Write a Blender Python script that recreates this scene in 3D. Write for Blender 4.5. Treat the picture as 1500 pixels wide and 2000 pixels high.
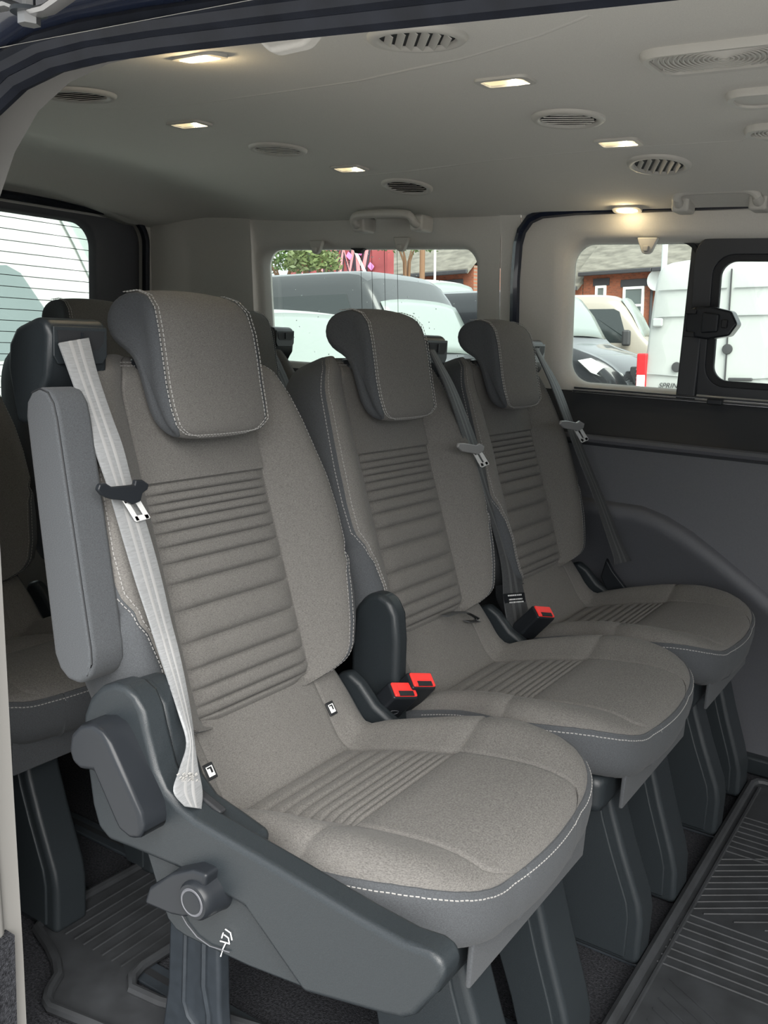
import bpy, bmesh, math, random
import numpy as np
from mathutils import Vector, Matrix
random.seed(4)
V = Vector
PI = math.pi
for o in list(bpy.data.objects): bpy.data.objects.remove(o)
scene = bpy.context.scene
COL = scene.collection

# ------------------------------------------------------------------ camera
FPX = 1829.6
CZ = 1.0
RM = Matrix(((0.8368964, -0.14429248, 0.52800009),
             (0.54514502, 0.13300634, -0.82772352),
             (0.04920692, 0.98055545, 0.18997285)))
cd = bpy.data.cameras.new('camera'); cam = bpy.data.objects.new('camera', cd); COL.objects.link(cam)
cam.matrix_world = Matrix.Translation((0, 0, CZ)) @ RM.to_4x4()
cd.sensor_fit = 'VERTICAL'; cd.sensor_height = 36.0; cd.lens = 36.0 * FPX / 2000.0
cd.clip_start = 0.02; cd.clip_end = 400
scene.camera = cam

# ------------------------------------------------------------------ light
scene.view_settings.view_transform = 'Standard'
scene.view_settings.look = 'None'
scene.view_settings.gamma = 1.0
scene.view_settings.exposure = 1.2
wd = bpy.data.worlds.new('overcast_sky'); scene.world = wd; wd.use_nodes = True
wn = wd.node_tree.nodes; wl = wd.node_tree.links
bg = wn['Background']
tc = wn.new('ShaderNodeTexCoord'); sp = wn.new('ShaderNodeSeparateXYZ'); cr = wn.new('ShaderNodeValToRGB')
wl.new(tc.outputs['Generated'], sp.inputs[0]); wl.new(sp.outputs['Z'], cr.inputs[0]); wl.new(cr.outputs[0], bg.inputs[0])
cr.color_ramp.elements[0].position = 0.0; cr.color_ramp.elements[0].color = (0.80, 0.86, 0.90, 1)
cr.color_ramp.elements[1].position = 0.7; cr.color_ramp.elements[1].color = (0.93, 0.96, 1.0, 1)
bg.inputs[1].default_value = 0.95
sd = bpy.data.lights.new('sun_through_cloud', 'SUN'); sun = bpy.data.objects.new('sun_through_cloud', sd); COL.objects.link(sun)
sd.energy = 5.0; sd.angle = math.radians(60); sd.color = (1.0, 0.97, 0.92)
sun.rotation_euler = V((-0.70, 0.62, -0.80)).to_track_quat('-Z', 'Y').to_euler()
sun.location = (0, -3, 6)

# ------------------------------------------------------------------ helpers
def ray(px, py): return RM @ V((px - 750, -(py - 1000), -FPX))
def atX(px, py, x): r = ray(px, py); t = x / r.x; return V((x, r.y * t, CZ + r.z * t))
def atY(px, py, y): r = ray(px, py); t = y / r.y; return V((r.x * t, y, CZ + r.z * t))
def atZ(px, py, z): r = ray(px, py); t = (z - CZ) / r.z; return V((r.x * t, r.y * t, z))
def lerp_tab(tab, t):
    return float(np.interp(t, [a for a, b in tab], [b for a, b in tab]))

class MB:
    def __init__(s): s.v = []; s.f = []; s.m = []
    def add(s, vs, fs, mi=0):
        n = len(s.v); s.v += [tuple(p) for p in vs]; s.f += [tuple(i + n for i in f) for f in fs]; s.m += [mi] * len(fs); return s
    def box(s, lo, hi, mi=0):
        (a, b, c), (d, e, f) = lo, hi
        vs = [(a,b,c),(d,b,c),(d,e,c),(a,e,c),(a,b,f),(d,b,f),(d,e,f),(a,e,f)]
        return s.add(vs, [(0,3,2,1),(4,5,6,7),(0,1,5,4),(1,2,6,5),(2,3,7,6),(3,0,4,7)], mi)
    def obox(s, c, ax, ay, az, mi=0):
        c = V(c); vs = [c + i*V(ax) + j*V(ay) + k*V(az) for k in (-1,1) for i, j in ((-1,-1),(1,-1),(1,1),(-1,1))]
        return s.add(vs, [(0,3,2,1),(4,5,6,7),(0,1,5,4),(1,2,6,5),(2,3,7,6),(3,0,4,7)], mi)
    def prism(s, poly, a, b, axis='y', mi=0):
        n = len(poly)
        def mk(p, t): return {'y': (p[0], t, p[1]), 'x': (t, p[0], p[1]), 'z': (p[0], p[1], t)}[axis]
        vs = [mk(p, a) for p in poly] + [mk(p, b) for p in poly]
        fs = [tuple(range(n)), tuple(range(2*n-1, n-1, -1))] + [(i, (i+1) % n, (i+1) % n + n, i + n) for i in range(n)]
        return s.add(vs, fs, mi)
    def grid(s, rows, closed_c=False, closed_r=False, mi=0):
        nr = len(rows); nc = len(rows[0]); vs = [p for r in rows for p in r]; fs = []
        for i in range(nr if closed_r else nr - 1):
            for j in range(nc if closed_c else nc - 1):
                a = i*nc + j; b = i*nc + (j+1) % nc; c = ((i+1) % nr)*nc + (j+1) % nc; d = ((i+1) % nr)*nc + j
                fs.append((a, b, c, d))
        return s.add(vs, fs, mi)
    def cap(s, pts, mi=0): return s.add(pts, [tuple(range(len(pts)))], mi)
    def tube(s, path, r, n=8, caps=True, closed=False, flat=1.0, up=(0,0,1), mi=0):
        path = [V(p) for p in path]; rows = []
        m = len(path)
        for i, p in enumerate(path):
            if closed: t = path[(i+1) % m] - path[i-1]
            else: t = path[min(i+1, m-1)] - path[max(i-1, 0)]
            t.normalize(); u = V(up)
            if abs(t.dot(u)) > .95: u = V((1,0,0)) if abs(t.x) < .8 else V((0,1,0))
            a = t.cross(u).normalized(); b = a.cross(t).normalized()
            rr = r[i] if isinstance(r, (list, tuple)) else r
            rows.append([p + a*rr*math.cos(2*PI*k/n) + b*rr*flat*math.sin(2*PI*k/n) for k in range(n)])
        s.grid(rows, closed_c=True, closed_r=closed, mi=mi)
        if caps and not closed: s.cap(rows[0], mi); s.cap(rows[-1], mi)
        return s
    def lathe(s, c, prof, axis='z', n=32, mi=0):
        c = V(c); rows = []
        for r, h in prof:
            row = []
            for k in range(n):
                a = 2*PI*k/n; p = {'z': V((r*math.cos(a), r*math.sin(a), h)), 'y': V((r*math.cos(a), h, r*math.sin(a))), 'x': V((h, r*math.cos(a), r*math.sin(a)))}[axis]
                row.append(c + p)
            rows.append(row)
        s.grid(rows, closed_c=True, mi=mi)
        if prof[0][0] > 1e-5: s.cap(rows[0], mi)
        if prof[-1][0] > 1e-5: s.cap(rows[-1], mi)
        return s
    def mesh(s, name):
        me = bpy.data.meshes.new(name); me.from_pydata(s.v, [], s.f)
        if any(s.m): me.polygons.foreach_set('material_index', s.m)
        bm = bmesh.new(); bm.from_mesh(me)
        bmesh.ops.remove_doubles(bm, verts=bm.verts, dist=1e-5)
        bmesh.ops.recalc_face_normals(bm, faces=bm.faces); bm.to_mesh(me); bm.free()
        return me
    def build(s, name, mat, parent=None, bevel=0, seg=2, sub=0, smooth=35, solid=0, label=None):
        me = s.mesh(name); o = bpy.data.objects.new(name, me); COL.objects.link(o)
        for mt in (mat if isinstance(mat, (list, tuple)) else [mat]): me.materials.append(mt)
        if smooth:
            me.polygons.foreach_set('use_smooth', [True]*len(me.polygons))
            me.set_sharp_from_angle(angle=math.radians(smooth))
        if solid:
            m = o.modifiers.new('s', 'SOLIDIFY'); m.thickness = solid; m.offset = 0
        if bevel:
            m = o.modifiers.new('b', 'BEVEL'); m.width = bevel; m.segments = seg; m.limit_method = 'ANGLE'; m.angle_limit = math.radians(32); m.harden_normals = True
        if sub:
            m = o.modifiers.new('u', 'SUBSURF'); m.levels = sub; m.render_levels = sub
        if parent: o.parent = parent
        if name in ('stitching', 'bar_tack', 'print', 'barcode'): o['kind'] = 'stuff'
        if label: o['label'] = label
        return o

def tag(o, label, cat, group=None):
    o['label'] = label; o['category'] = cat
    if group: o['group'] = group
    return o
def struct(o, label=None):
    o['kind'] = 'structure'
    if label: o['label'] = label
    return o
def thing(name, label, cat, loc=(0,0,0), rot=(0,0,0), group=None):
    o = bpy.data.objects.new(name, None); COL.objects.link(o); o.location = loc; o.rotation_euler = rot; o.empty_display_size = .05
    return tag(o, label, cat, group)
def copy_tree(o, parent=None):
    c = o.copy(); COL.objects.link(c); c.parent = parent
    for ch in list(o.children): copy_tree(ch, c)
    return c

# ------------------------------------------------------------------ materials
def mat(name, col, rough=.5, metal=0, spec=.5, noise=None, bump=None, col2=None, sheen=0, emit=None, estr=0, coat=0):
    m = bpy.data.materials.new(name); m.use_nodes = True; nt = m.node_tree; b = nt.nodes['Principled BSDF']
    b.inputs['Base Color'].default_value = (*col, 1); b.inputs['Roughness'].default_value = rough; b.inputs['Metallic'].default_value = metal
    b.inputs['Specular IOR Level'].default_value = spec
    if coat: b.inputs['Coat Weight'].default_value = coat
    if sheen: b.inputs['Sheen Weight'].default_value = sheen; b.inputs['Sheen Roughness'].default_value = .5
    if emit: b.inputs['Emission Color'].default_value = (*emit, 1); b.inputs['Emission Strength'].default_value = estr
    if noise or bump:
        t = nt.nodes.new('ShaderNodeTexCoord'); mp = nt.nodes.new('ShaderNodeMapping'); nt.links.new(t.outputs['Object'], mp.inputs[0])
        n = nt.nodes.new('ShaderNodeTexNoise'); nt.links.new(mp.outputs[0], n.inputs['Vector'])
        sc = (noise or bump)[0]
        if isinstance(sc, tuple): mp.inputs['Scale'].default_value = sc; n.inputs['Scale'].default_value = 1
        else: n.inputs['Scale'].default_value = sc
        n.inputs['Detail'].default_value = 3
        if noise:
            r = nt.nodes.new('ShaderNodeValToRGB'); nt.links.new(n.outputs['Fac'], r.inputs[0])
            k = noise[1]; c2 = col2 or tuple(min(1, c*(1+k)) for c in col); c1 = tuple(c*(1-k) for c in col)
            r.color_ramp.elements[0].position = .3; r.color_ramp.elements[0].color = (*c1, 1)
            r.color_ramp.elements[1].position = .7; r.color_ramp.elements[1].color = (*c2, 1)
            nt.links.new(r.outputs[0], b.inputs['Base Color'])
        if bump:
            n2 = n
            if noise and bump[0] != noise[0]:
                n2 = nt.nodes.new('ShaderNodeTexNoise'); n2.inputs['Scale'].default_value = bump[0]; n2.inputs['Detail'].default_value = 2
                nt.links.new(t.outputs['Object'], n2.inputs['Vector'])
            bp = nt.nodes.new('ShaderNodeBump'); bp.inputs['Strength'].default_value = bump[1]; bp.inputs['Distance'].default_value = bump[2] if len(bump) > 2 else .001
            nt.links.new(n2.outputs['Fac'], bp.inputs['Height']); nt.links.new(bp.outputs[0], b.inputs['Normal'])
    return m
def glass_mat(name, tint, refl=.06, rough=0.0):
    m = bpy.data.materials.new(name); m.use_nodes = True; nt = m.node_tree; nt.nodes.remove(nt.nodes['Principled BSDF'])
    out = nt.nodes['Material Output']; tr = nt.nodes.new('ShaderNodeBsdfTransparent'); tr.inputs[0].default_value = (*tint, 1)
    gl = nt.nodes.new('ShaderNodeBsdfGlossy'); gl.inputs['Roughness'].default_value = rough; fr = nt.nodes.new('ShaderNodeFresnel'); fr.inputs[0].default_value = 1.45
    mx = nt.nodes.new('ShaderNodeMixShader'); nt.links.new(fr.outputs[0], mx.inputs[0]); nt.links.new(tr.outputs[0], mx.inputs[1]); nt.links.new(gl.outputs[0], mx.inputs[2])
    nt.links.new(mx.outputs[0], out.inputs[0]); return m
M = {}
M['fabric'] = mat('grey_woven_fabric', (.120,.115,.109), .95, spec=.12, noise=((420,420,1500), .30), bump=((420,420,1500), .35, .0008), sheen=.06)
M['fabric_side'] = mat('shaded_charcoal_side_fabric', (.058,.062,.067), .95, spec=.12, noise=((600,600,1500), .22), bump=((600,600,1500), .3, .0006), sheen=.05)  # finer side cloth, with shade on the sides put into its darker bluish tone
M['thread'] = mat('pale_stitch_thread', (.30,.295,.285), .8)
M['thread_dark'] = mat('grey_stitch_thread', (.22,.215,.21), .8)
M['plastic'] = mat('grained_black_plastic', (.017,.021,.024), .36, spec=.35, noise=(900, .18), bump=(1400, .35, .0006))
M['plastic_smooth'] = mat('smooth_black_plastic', (.013,.015,.018), .32, spec=.22)
M['black'] = mat('matt_black', (.008,.009,.011), .7)
M['rubber'] = mat('black_rubber', (.010,.012,.018), .45, spec=.2, noise=(40, .25), bump=(500, .2, .0005))
M['mat_rubber'] = mat('ribbed_mat_rubber', (.022,.024,.027), .6, noise=(25, .25), bump=(700, .15, .0005))
M['webbing'] = mat('charcoal_belt_webbing', (.045,.047,.050), .6, noise=((80,80,900), .25), bump=((80,80,900), .3, .0004))
M['webbing_grey'] = mat('silver_grey_belt_webbing', (.195,.20,.205), .55, noise=((80,80,900), .15), bump=((80,80,900), .3, .0004))
M['webbing_stripe'] = mat('pale_belt_stripe', (.26,.26,.26), .55)
M['webbing_stripe_dark'] = mat('grey_belt_stripe', (.085,.087,.09), .55)
M['metal'] = mat('polished_steel', (.72,.72,.72), .38, metal=.75)
M['dark_metal'] = mat('black_painted_steel', (.022,.027,.033), .4, noise=(60, .15))
M['ceil'] = mat('grey_headliner_cloth', (.60,.585,.545), .95, spec=.1, noise=(700, .06), bump=(900, .2, .0005))
M['trim_light'] = mat('light_grey_trim', (.50,.485,.45), .6, noise=(300, .03), bump=(1200, .15, .0004))
M['trim_vent'] = mat('grey_vent_plastic', (.46,.445,.41), .55)
M['trim_dark'] = mat('slate_grey_wall_trim', (.080,.082,.092), .55, noise=(300, .06), bump=(1200, .25, .0005))
M['trim_black'] = mat('black_window_trim', (.016,.018,.022), .5, bump=(900, .15, .0004))
M['carpet'] = mat('charcoal_carpet', (.028,.029,.033), 1.0, spec=.05, noise=(260, .55), bump=(500, .9, .003))
M['navy'] = mat('navy_car_paint', (.008,.012,.026), .25, coat=.6)
M['red'] = mat('red_buckle_button', (.75,.035,.03), .4)
M['white'] = mat('white_print', (.8,.8,.8), .6)
M['plate'] = mat('bright_steel_plate', (.80,.80,.79), .4, metal=.35)
M['grip_sheen'] = mat('pale_sheen_tongue_grip', (.22,.22,.22), .35)  # light reflected off the tongue grips is put into this lighter grey
M['lamp'] = mat('warm_lamp_lens', (.9,.85,.7), .4, emit=(1.0,.86,.58), estr=3)
M['bulb'] = mat('warm_bulb', (1,.95,.85), .4, emit=(1.0,.9,.68), estr=60)
M['lamp_dim'] = mat('amber_lamp_lens', (.55,.48,.32), .25, emit=(1.0,.80,.45), estr=.35)
M['glass'] = glass_mat('window_glass', (.89,.935,.91))
M['drop'] = mat('water_drop', (.85,.9,.88), .1)

# ------------------------------------------------------------------ van shell
def Yw(z):    # inner surface of the far wall: bulged lower trim, ledge, leaning window band
    return lerp_tab([(0,2.285),(.45,2.285),(.70,2.315),(.745,2.325),(.765,2.345),(.84,2.385),(.862,2.395),(1.25,2.345),(1.33,2.325)], z)
CT = [(.57,1.235),(.62,1.247),(.68,1.27),(.76,1.302),(.9,1.345),(1.05,1.368),(1.25,1.382),(1.45,1.387),(1.75,1.384),(1.95,1.372),(2.1,1.353),(2.22,1.332),(2.30,1.318),(2.345,1.310)]
def Zc(x, y):
    z = lerp_tab(CT, y)
    b = lerp_tab([(-2.45,-.050),(-2.40,-.045),(-2.33,-.04),(-2.26,.0),(-2.19,.028),(-2.13,.034),(-2.06,.030),(-1.97,.018),(-1.88,.004),(-1.80,-.004),(-1.70,-.004),(-1.55,0)], x); z += b*min(1, max(0, (y-.7)/.25))*min(1, max(0.25, (2.34-y)/.15))
    # a shallow step running across the headliner
    z += .004 * (1 if x > -1.0 else 0) * 0
    return z
def ceil_hit(px, py, x=None):
    t = 1.38
    for _ in range(30):
        p = atZ(px, py, t); t = .5*t + .5*Zc(p.x, min(max(p.y, .57), 2.345))
    return atZ(px, py, t)

# floor
mb = MB(); mb.box((-2.45,.50,-.06),(1.6,2.33,0.0))
struct(mb.build('floor', M['carpet'], smooth=0), 'dark charcoal carpeted van floor')
# ceiling
xs = [-2.44,-2.40,-2.36,-2.32,-2.28,-2.24,-2.2,-2.16,-2.12,-2.08,-2.04,-2.0,-1.96,-1.92,-1.88,-1.84,-1.8,-1.75,-1.7,-1.6,-1.5,-1.3,-1.1,-.9,-.7,-.5,-.3,0,.4,.8,1.2,1.6]
ys = sorted(set([a for a, b in CT] + [.72,.83,.98,1.15,1.35,1.6,1.85,2.03,2.16]))
mb = MB(); mb.grid([[(x, y, Zc(x, y)) for y in ys] for x in xs])
ceiling = struct(mb.build('ceiling', M['ceil'], smooth=60), 'grey cloth headliner of the van roof')
for line in ([(30,205),(150,212),(270,213),(400,200),(560,178),(700,158),(900,115),(1050,70),(1150,30)], [(690,345),(800,335),(950,315),(1100,300),(1250,287),(1450,275)]):
    pts = [ceil_hit(*q) for q in line]; mb = MB(); mb.tube([p + V((0,0,.0015)) for p in pts], .007, 8, flat=.30); mb.build('headliner_crease', M['ceil'], ceiling)
mb = MB(); mb.box((-2.5,.5,1.44),(1.7,2.45,1.47)); mb.box((-2.5,.44,1.24),(1.7,.5,1.47)) 
struct(mb.build('trim_1', M['navy'], smooth=0), 'dark painted roof skin above the headliner')

def rrect(x0, x1, z0, z1, r, n=8, rs=None):
    """rounded rectangle, counter-clockwise from lower left; n points per corner"""
    rs = rs or (r, r, r, r); pts = []
    for (cx, cz, a0), rr in zip(((x0,z0,PI),(x1,z0,1.5*PI),(x1,z1,0),(x0,z1,.5*PI)), rs):
        ccx = cx + rr if cx == x0 else cx - rr; ccz = cz + rr if cz == z0 else cz - rr
        for k in range(n): a = a0 + .5*PI*k/(n-1); pts.append((ccx + rr*math.cos(a), ccz + rr*math.sin(a)))
    return pts
def orect(x0, x1, z0, z1, n=8):
    """outer rectangle with the same point count, matched to rrect corners"""
    pts = []
    for i, (cx, cz) in enumerate(((x0,z0),(x1,z0),(x1,z1),(x0,z1))): pts += [(cx, cz)]*n
    return pts
def wall_frame(name, ox, hole, r, yf, mt, steps=((0,0),(.012,.004),(.02,.02),(.022,.055)), rs=None):
    """wall panel with a rounded window hole and a reveal; steps=(inset, depth outwards)"""
    mb = MB(); n = 10; N = 4*n
    inner = rrect(*hole, r, n, rs); outer = orect(*ox, n); rows = []
    for f in (0, .25, .5, .75, 1):
        rows.append([(a[0]+(b[0]-a[0])*f, yf(a[1]+(b[1]-a[1])*f), a[1]+(b[1]-a[1])*f) for a, b in zip(outer, inner)])
    cx = (hole[0]+hole[1])/2; cz = (hole[2]+hole[3])/2
    for ins, dep in steps[1:]:
        h2 = (hole[0]+ins, hole[1]-ins, hole[2]+ins, hole[3]-ins); q = rrect(*h2, max(.01, r-ins*.3), n, rs)
        rows.append([(p[0], yf(p[1])+dep, p[1]) for p in q])
    mb.grid(rows, closed_c=True)
    return mb.build(name, mt, smooth=50)

# far wall: rear quarter panel, sliding door panel, cab panel
struct(wall_frame('wall_far', (-2.06,-1.165,.85,1.325), (-2.035,-1.228,.866,1.256), .06, Yw, M['trim_light']), 'light grey trim around the rear quarter window')
struct(wall_frame('door_1', (-1.105,.36,.855,1.322), (-.99,.17,.872,1.262), .06, Yw, M['trim_light'], steps=((0,0),(.010,.012),(.016,.030),(.018,.05))), 'light grey trim of the far sliding door around its window')
mb = MB(); mb.grid([[(x, Yw(z)-.006, z) for z in (.85,.95,1.05,1.15,1.25,1.325)] for x in (-1.165,-1.14,-1.105)])
struct(mb.build('trim_2', M['trim_light']), 'light grey pillar trim between the side windows')
struct(wall_frame('wall_far_front', (.36,1.6,.85,1.325), (.46,1.45,.872,1.245), .06, Yw, M['trim_light']))
# lower wall with its belt trim (dark)
zs = [0,.05,.2,.35,.45,.52,.6,.66,.70,.735]
mb = MB(); mb.grid([[(x, Yw(z), z) for z in zs] for x in (-2.42,-1.5,-1.1,-.6,0,.8,1.6)])
lower = struct(mb.build('wall_far_lower', M['trim_dark']), 'slate grey moulded lower side panel')
mb = MB(); mb.grid([[(x, Yw(z), z) for z in (.752,.757,.765,.8,.84,.868)] for x in (-2.42,-1.5,-1.1,-.6,0,.8,1.6)])
mb.grid([[(x, y, z) for y, z in ((Yw(.735),.735),(Yw(.735)-.004,.752),(Yw(.757),.757))] for x in (-2.42,-1.1,0,1.6)])
mb.build('belt_panel', M['trim_black'], lower)
mb = MB(); mb.tube([(x, Yw(.752)-.010, .752) for x in (-2.3,-1.5,-1.0,-.5,0,.8,1.5)], .014, 8, flat=.8); mb.build('moulding', M['trim_dark'], lower)
# arched moulding of the wheel arch / armrest on the lower panel
arch_px = [(1000,968),(1080,970),(1140,975),(1200,985),(1250,992),(1300,1012),(1350,1042),(1400,1080),(1450,1120),(1500,1162),(1600,1240),(1700,1330)]
pts = [atY(a, b, 2.285) for a, b in arch_px]
pts += [pts[-1] + V((.14,0,-.11)), pts[-1] + V((.26,0,-.17)), pts[-1] + V((.40,0,-.20)), pts[-1] + V((.9,0,-.21))]
poly = [(p.x, p.z) for p in pts]; low = [(p.x-.012, p.z-.034) for p in pts]
mb = MB()
mb.grid([[(a[0], 2.320, a[1]+.005) for a in poly], [(a[0], 2.278, a[1]) for a in poly], [(a[0]-.003, 2.270, a[1]-.006) for a in poly], [(a[0], 2.268, a[1]) for a in low], [(a[0]-.01, 2.277, a[1]-.010) for a in low], [(a[0]-.01, 2.277, 0) for a in low]])
mb.build('armrest_moulding', M['trim_dark'], lower, smooth=60)
mb = MB(); mb.box((-2.4,2.25,0),(1.5,2.29,.045)); mb.build('scuff_strip', M['plastic'], lower, bevel=.008)
# window sill rail below the glass of the sliding door
mb = MB()
for k, (dy, dz) in enumerate(((-.012,.868),(-.004,.876))):
    mb.box((-.94, 2.383+dy, dz-.003), (.2, 2.389+dy, dz+.0025))
sill = struct(mb.build('trim_3', M['trim_black'], bevel=.001), 'black double guide rail below the sliding window')
mb = MB(); mb.box((-.94, 2.371,.8655),(.2,2.3725,.8675)); mb.box((-.94,2.379,.8735),(.2,2.3805,.8755)); mb.build('rail_edge', M['metal'], sill)
c = atY(1397, 790, 2.37); mb = MB(); mb.box((c.x-.018, 2.355, .862),(c.x+.018,2.375,.876)); mb.build('clip', M['plastic_smooth'], sill, bevel=.003)

# door seal of the far sliding door
sp_ = [(-1.113,.86),(-1.118,1.0),(-1.118,1.15),(-1.112,1.24),(-1.10,1.275),(-1.075,1.303),(-1.04,1.316),(-.95,1.322),(-.5,1.328),(.0,1.328),(.36,1.326)]
mb = MB(); mb.tube([(x, Yw(z)-.012, z) for x, z in sp_], .014, 8, flat=.9, up=(0,1,0)); struct(mb.build('trim_4', M['navy']), 'dark rubber seal around the far sliding door')

# glass of the side windows
def pane(hole, r, dy, name, parent=None):
    q = rrect(*hole, r, 8); mb = MB(); mb.add([(x, Yw(z)+dy, z) for x, z in q] + [(x, Yw(z)+dy+.004, z) for x, z in q], [tuple(range(32)), tuple(range(63,31,-1))] + [(i, (i+1) % 32, (i+1) % 32 + 32, i+32) for i in range(32)])
    return mb.build(name, M['glass'], parent, smooth=0)
w1 = struct(pane((-2.035,-1.228,.862,1.258), .06, .045, 'window_1'), 'tinted rear quarter window pane')
w2 = struct(pane((-1.0,-.66,.862,1.262), .05, .045, 'window_2'), 'fixed pane of the side window')
struct(pane((.44,1.47,.862,1.262), .05, .045, 'window_5'))
# black rim of both panes
def rim(hole, r, w, d0, d1, name, mt, parent, rin=None):
    n = 10; a = rrect(*hole, r, n); h2 = (hole[0]+w, hole[1]-w, hole[2]+w, hole[3]-w); b = rrect(*h2, rin if rin else max(.008, r-w*.6), n)
    mb = MB(); mb.grid([[(x, Yw(z)+d1, z) for x, z in a], [(x, Yw(z)+d0, z) for x, z in a], [(x, Yw(z)+d0, z) for x, z in b], [(x, Yw(z)+d1, z) for x, z in b]], closed_c=True, closed_r=True)
    return mb.build(name, mt, parent, bevel=.003, smooth=50)
rim((-2.03,-1.232,.868,1.254), .06, .012, .036, .05, 'window_seal', M['black'], w1)
rim((-.985,-.646,.868,1.256), .05, .010, .034, .048, 'window_seal', M['black'], w2)
# antenna wires and clip on the quarter glass
for x in (-1.655,-1.615,-1.57,-1.525):
    mb = MB(); mb.tube([(x, Yw(.88)+.043,.88),(x, Yw(1.24)+.043,1.24)], .0007, 5); mb.build('antenna_wire', M['black'], w1)
mb = MB(); c = atY(702, 480, Yw(1.235)+.03); mb.prism([(c.x-.03,1.252),(c.x+.03,1.252),(c.x+.026,1.235),(c.x+.014,1.230),(c.x+.010,1.222),(c.x-.010,1.222),(c.x-.014,1.230),(c.x-.026,1.235)], c.y-.01, c.y+.01); mb.build('antenna_clip', M['black'], w1, bevel=.002)
mb = MB(); rnd = random.Random(9)
for k in range(70):
    x = rnd.uniform(-1.98,-1.26); z = rnd.uniform(.9,1.24); r = rnd.uniform(.0009,.0022)
    mb.lathe((x, Yw(z)+.0505, z), [(0,.002),(r*.7,.0016),(r,0)], 'y', 6)
o = mb.build('water_drops', M['drop'], w1); o['kind'] = 'stuff'
# sliding half of the side window
mb = MB(); n = 10
sl = struct(rim((-.655,.14,.860,1.262), .05, .045, .012, .040, 'window_3', M['trim_black'], None, rin=.05), 'black framed sliding half of the side window')
rim((-.616,.101,.896,1.226), .050, .024, .018, .036, 'inner_seal', M['black'], sl)
pane((-.612,.097,.900,1.222), .04, .030, 'pane', sl)
mb = MB(); mb.box((-.672, Yw(1.06)-.004+.02, .866),(-.625, Yw(1.06)+.05,1.258)); mb.build('division_bar', M['trim_black'], sl, bevel=.004)
# window latch
lc = atY(1392, 632, 2.35)
lat = thing('window_latch', 'black plastic latch on the sliding side window', 'latch', lc)
mb = MB(); mb.prism([(.062,.0),(.045,.030),(-.005,.040),(-.045,.036),(-.058,.020),(-.062,0),(-.058,-.020),(-.045,-.034),(-.005,-.038),(.045,-.028)], -.022, .03); mb.build('latch_body', M['plastic_smooth'], lat, bevel=.006, seg=3)
mb = MB(); mb.prism([(.020,.022),(-.018,.026),(-.018,-.024),(.020,-.020)], -.034, -.018); mb.build('slider', M['plastic_smooth'], lat, bevel=.004)
mb = MB(); mb.box((.026,-.030,-.010),(.040,-.018,.010)); mb.build('catch', M['black'], lat, bevel=.003)
for dz in (-.028, .026):
    mb = MB(); mb.box((-.060,-.03,dz-.006),(-.034,-.015,dz+.006)); mb.build('rib', M['black'], lat, bevel=.002)

# rear corner pillar
prof = [(-2.44,2.262),(-2.40,2.266),(-2.36,2.276),(-2.305,2.304),(-2.285,2.318),(-2.26,2.328),(-2.15,2.345),(-2.03,2.36)]
mb = MB(); zz = [.70,.9,1.1,1.22,1.27,1.30,1.37]
mb.grid([[(x, y - (.10*max(0, z-.9)*(1 if x > -2.35 else .4)), z) for x, y in prof] for z in zz])
struct(mb.build('trim_5', M['trim_light'], smooth=60), 'light grey rear corner pillar trim')
# rear wall with tailgate window
XR = -2.43
def rear_frame(name, oy, hole, r, x0, mt, steps):
    mb = MB(); n = 10; inner = rrect(*hole, r, n); outer = orect(*oy, n); rows = []
    for f in (0,.5,1): rows.append([(x0, a[0]+(b[0]-a[0])*f, a[1]+(b[1]-a[1])*f) for a, b in zip(outer, inner)])
    for ins, dep in steps:
        q = rrect(hole[0]+ins, hole[1]-ins, hole[2]+ins, hole[3]-ins, max(.01, r-.3*ins), n); rows.append([(x0-dep, p[0], p[1]) for p in q])
    mb.grid(rows, closed_c=True); return mb.build(name, mt, smooth=50)
struct(rear_frame('wall_rear', (.55,2.33,0,1.36), (.62,2.235,.62,1.325), .09, XR+.03, M['trim_light'], ((.004,.01),(.006,.05))), 'rear body frame around the tailgate')
struct(rear_frame('door_2', (.60,2.25,.05,1.345), (.74,2.06,.72,1.292), .075, XR, M['trim_dark'], ((.006,.005),(.012,.03))), 'dark tailgate lining around the rear window')
mb = MB(); q = rrect(.635,2.225,.63,1.32, .085, 10); mb.tube([(XR+.038, a, b) for a, b in q], .012, 8, closed=True, up=(1,0,0)); struct(mb.build('trim_6', M['rubber']), 'black rubber tailgate seal')
q = rrect(.735,2.065,.715,1.297,.075,8); mb = MB(); mb.add([(XR-.028, a, b) for a, b in q] + [(XR-.032, a, b) for a, b in q], [tuple(range(32)), tuple(range(63,31,-1))] + [(i,(i+1)%32,(i+1)%32+32,i+32) for i in range(32)])
w4 = struct(mb.build('window_4', M['glass'], smooth=0), 'rear tailgate window with heating wires')
for k in range(17):
    z = .75 + k*.0325; mb = MB(); mb.tube([(XR-.026,.76,z-.004),(XR-.026,1.4,z),(XR-.026,2.045,z-.004)], .0011, 5); mb.build('heating_wire', M['black'], w4)

mb = MB(); mb.grid([[(x_, y, z_) for x_, z_ in ((-2.36, Zc(-2.36, y)-.001), (-2.39, Zc(-2.39, y)-.006), (-2.405, 1.327), (-2.425, 1.319), (-2.432, 1.300))] for y in np.linspace(.66, 2.24, 18)])
struct(mb.build('trim_20', M['ceil'], smooth=60), 'grey cloth header above the tailgate window')
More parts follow.
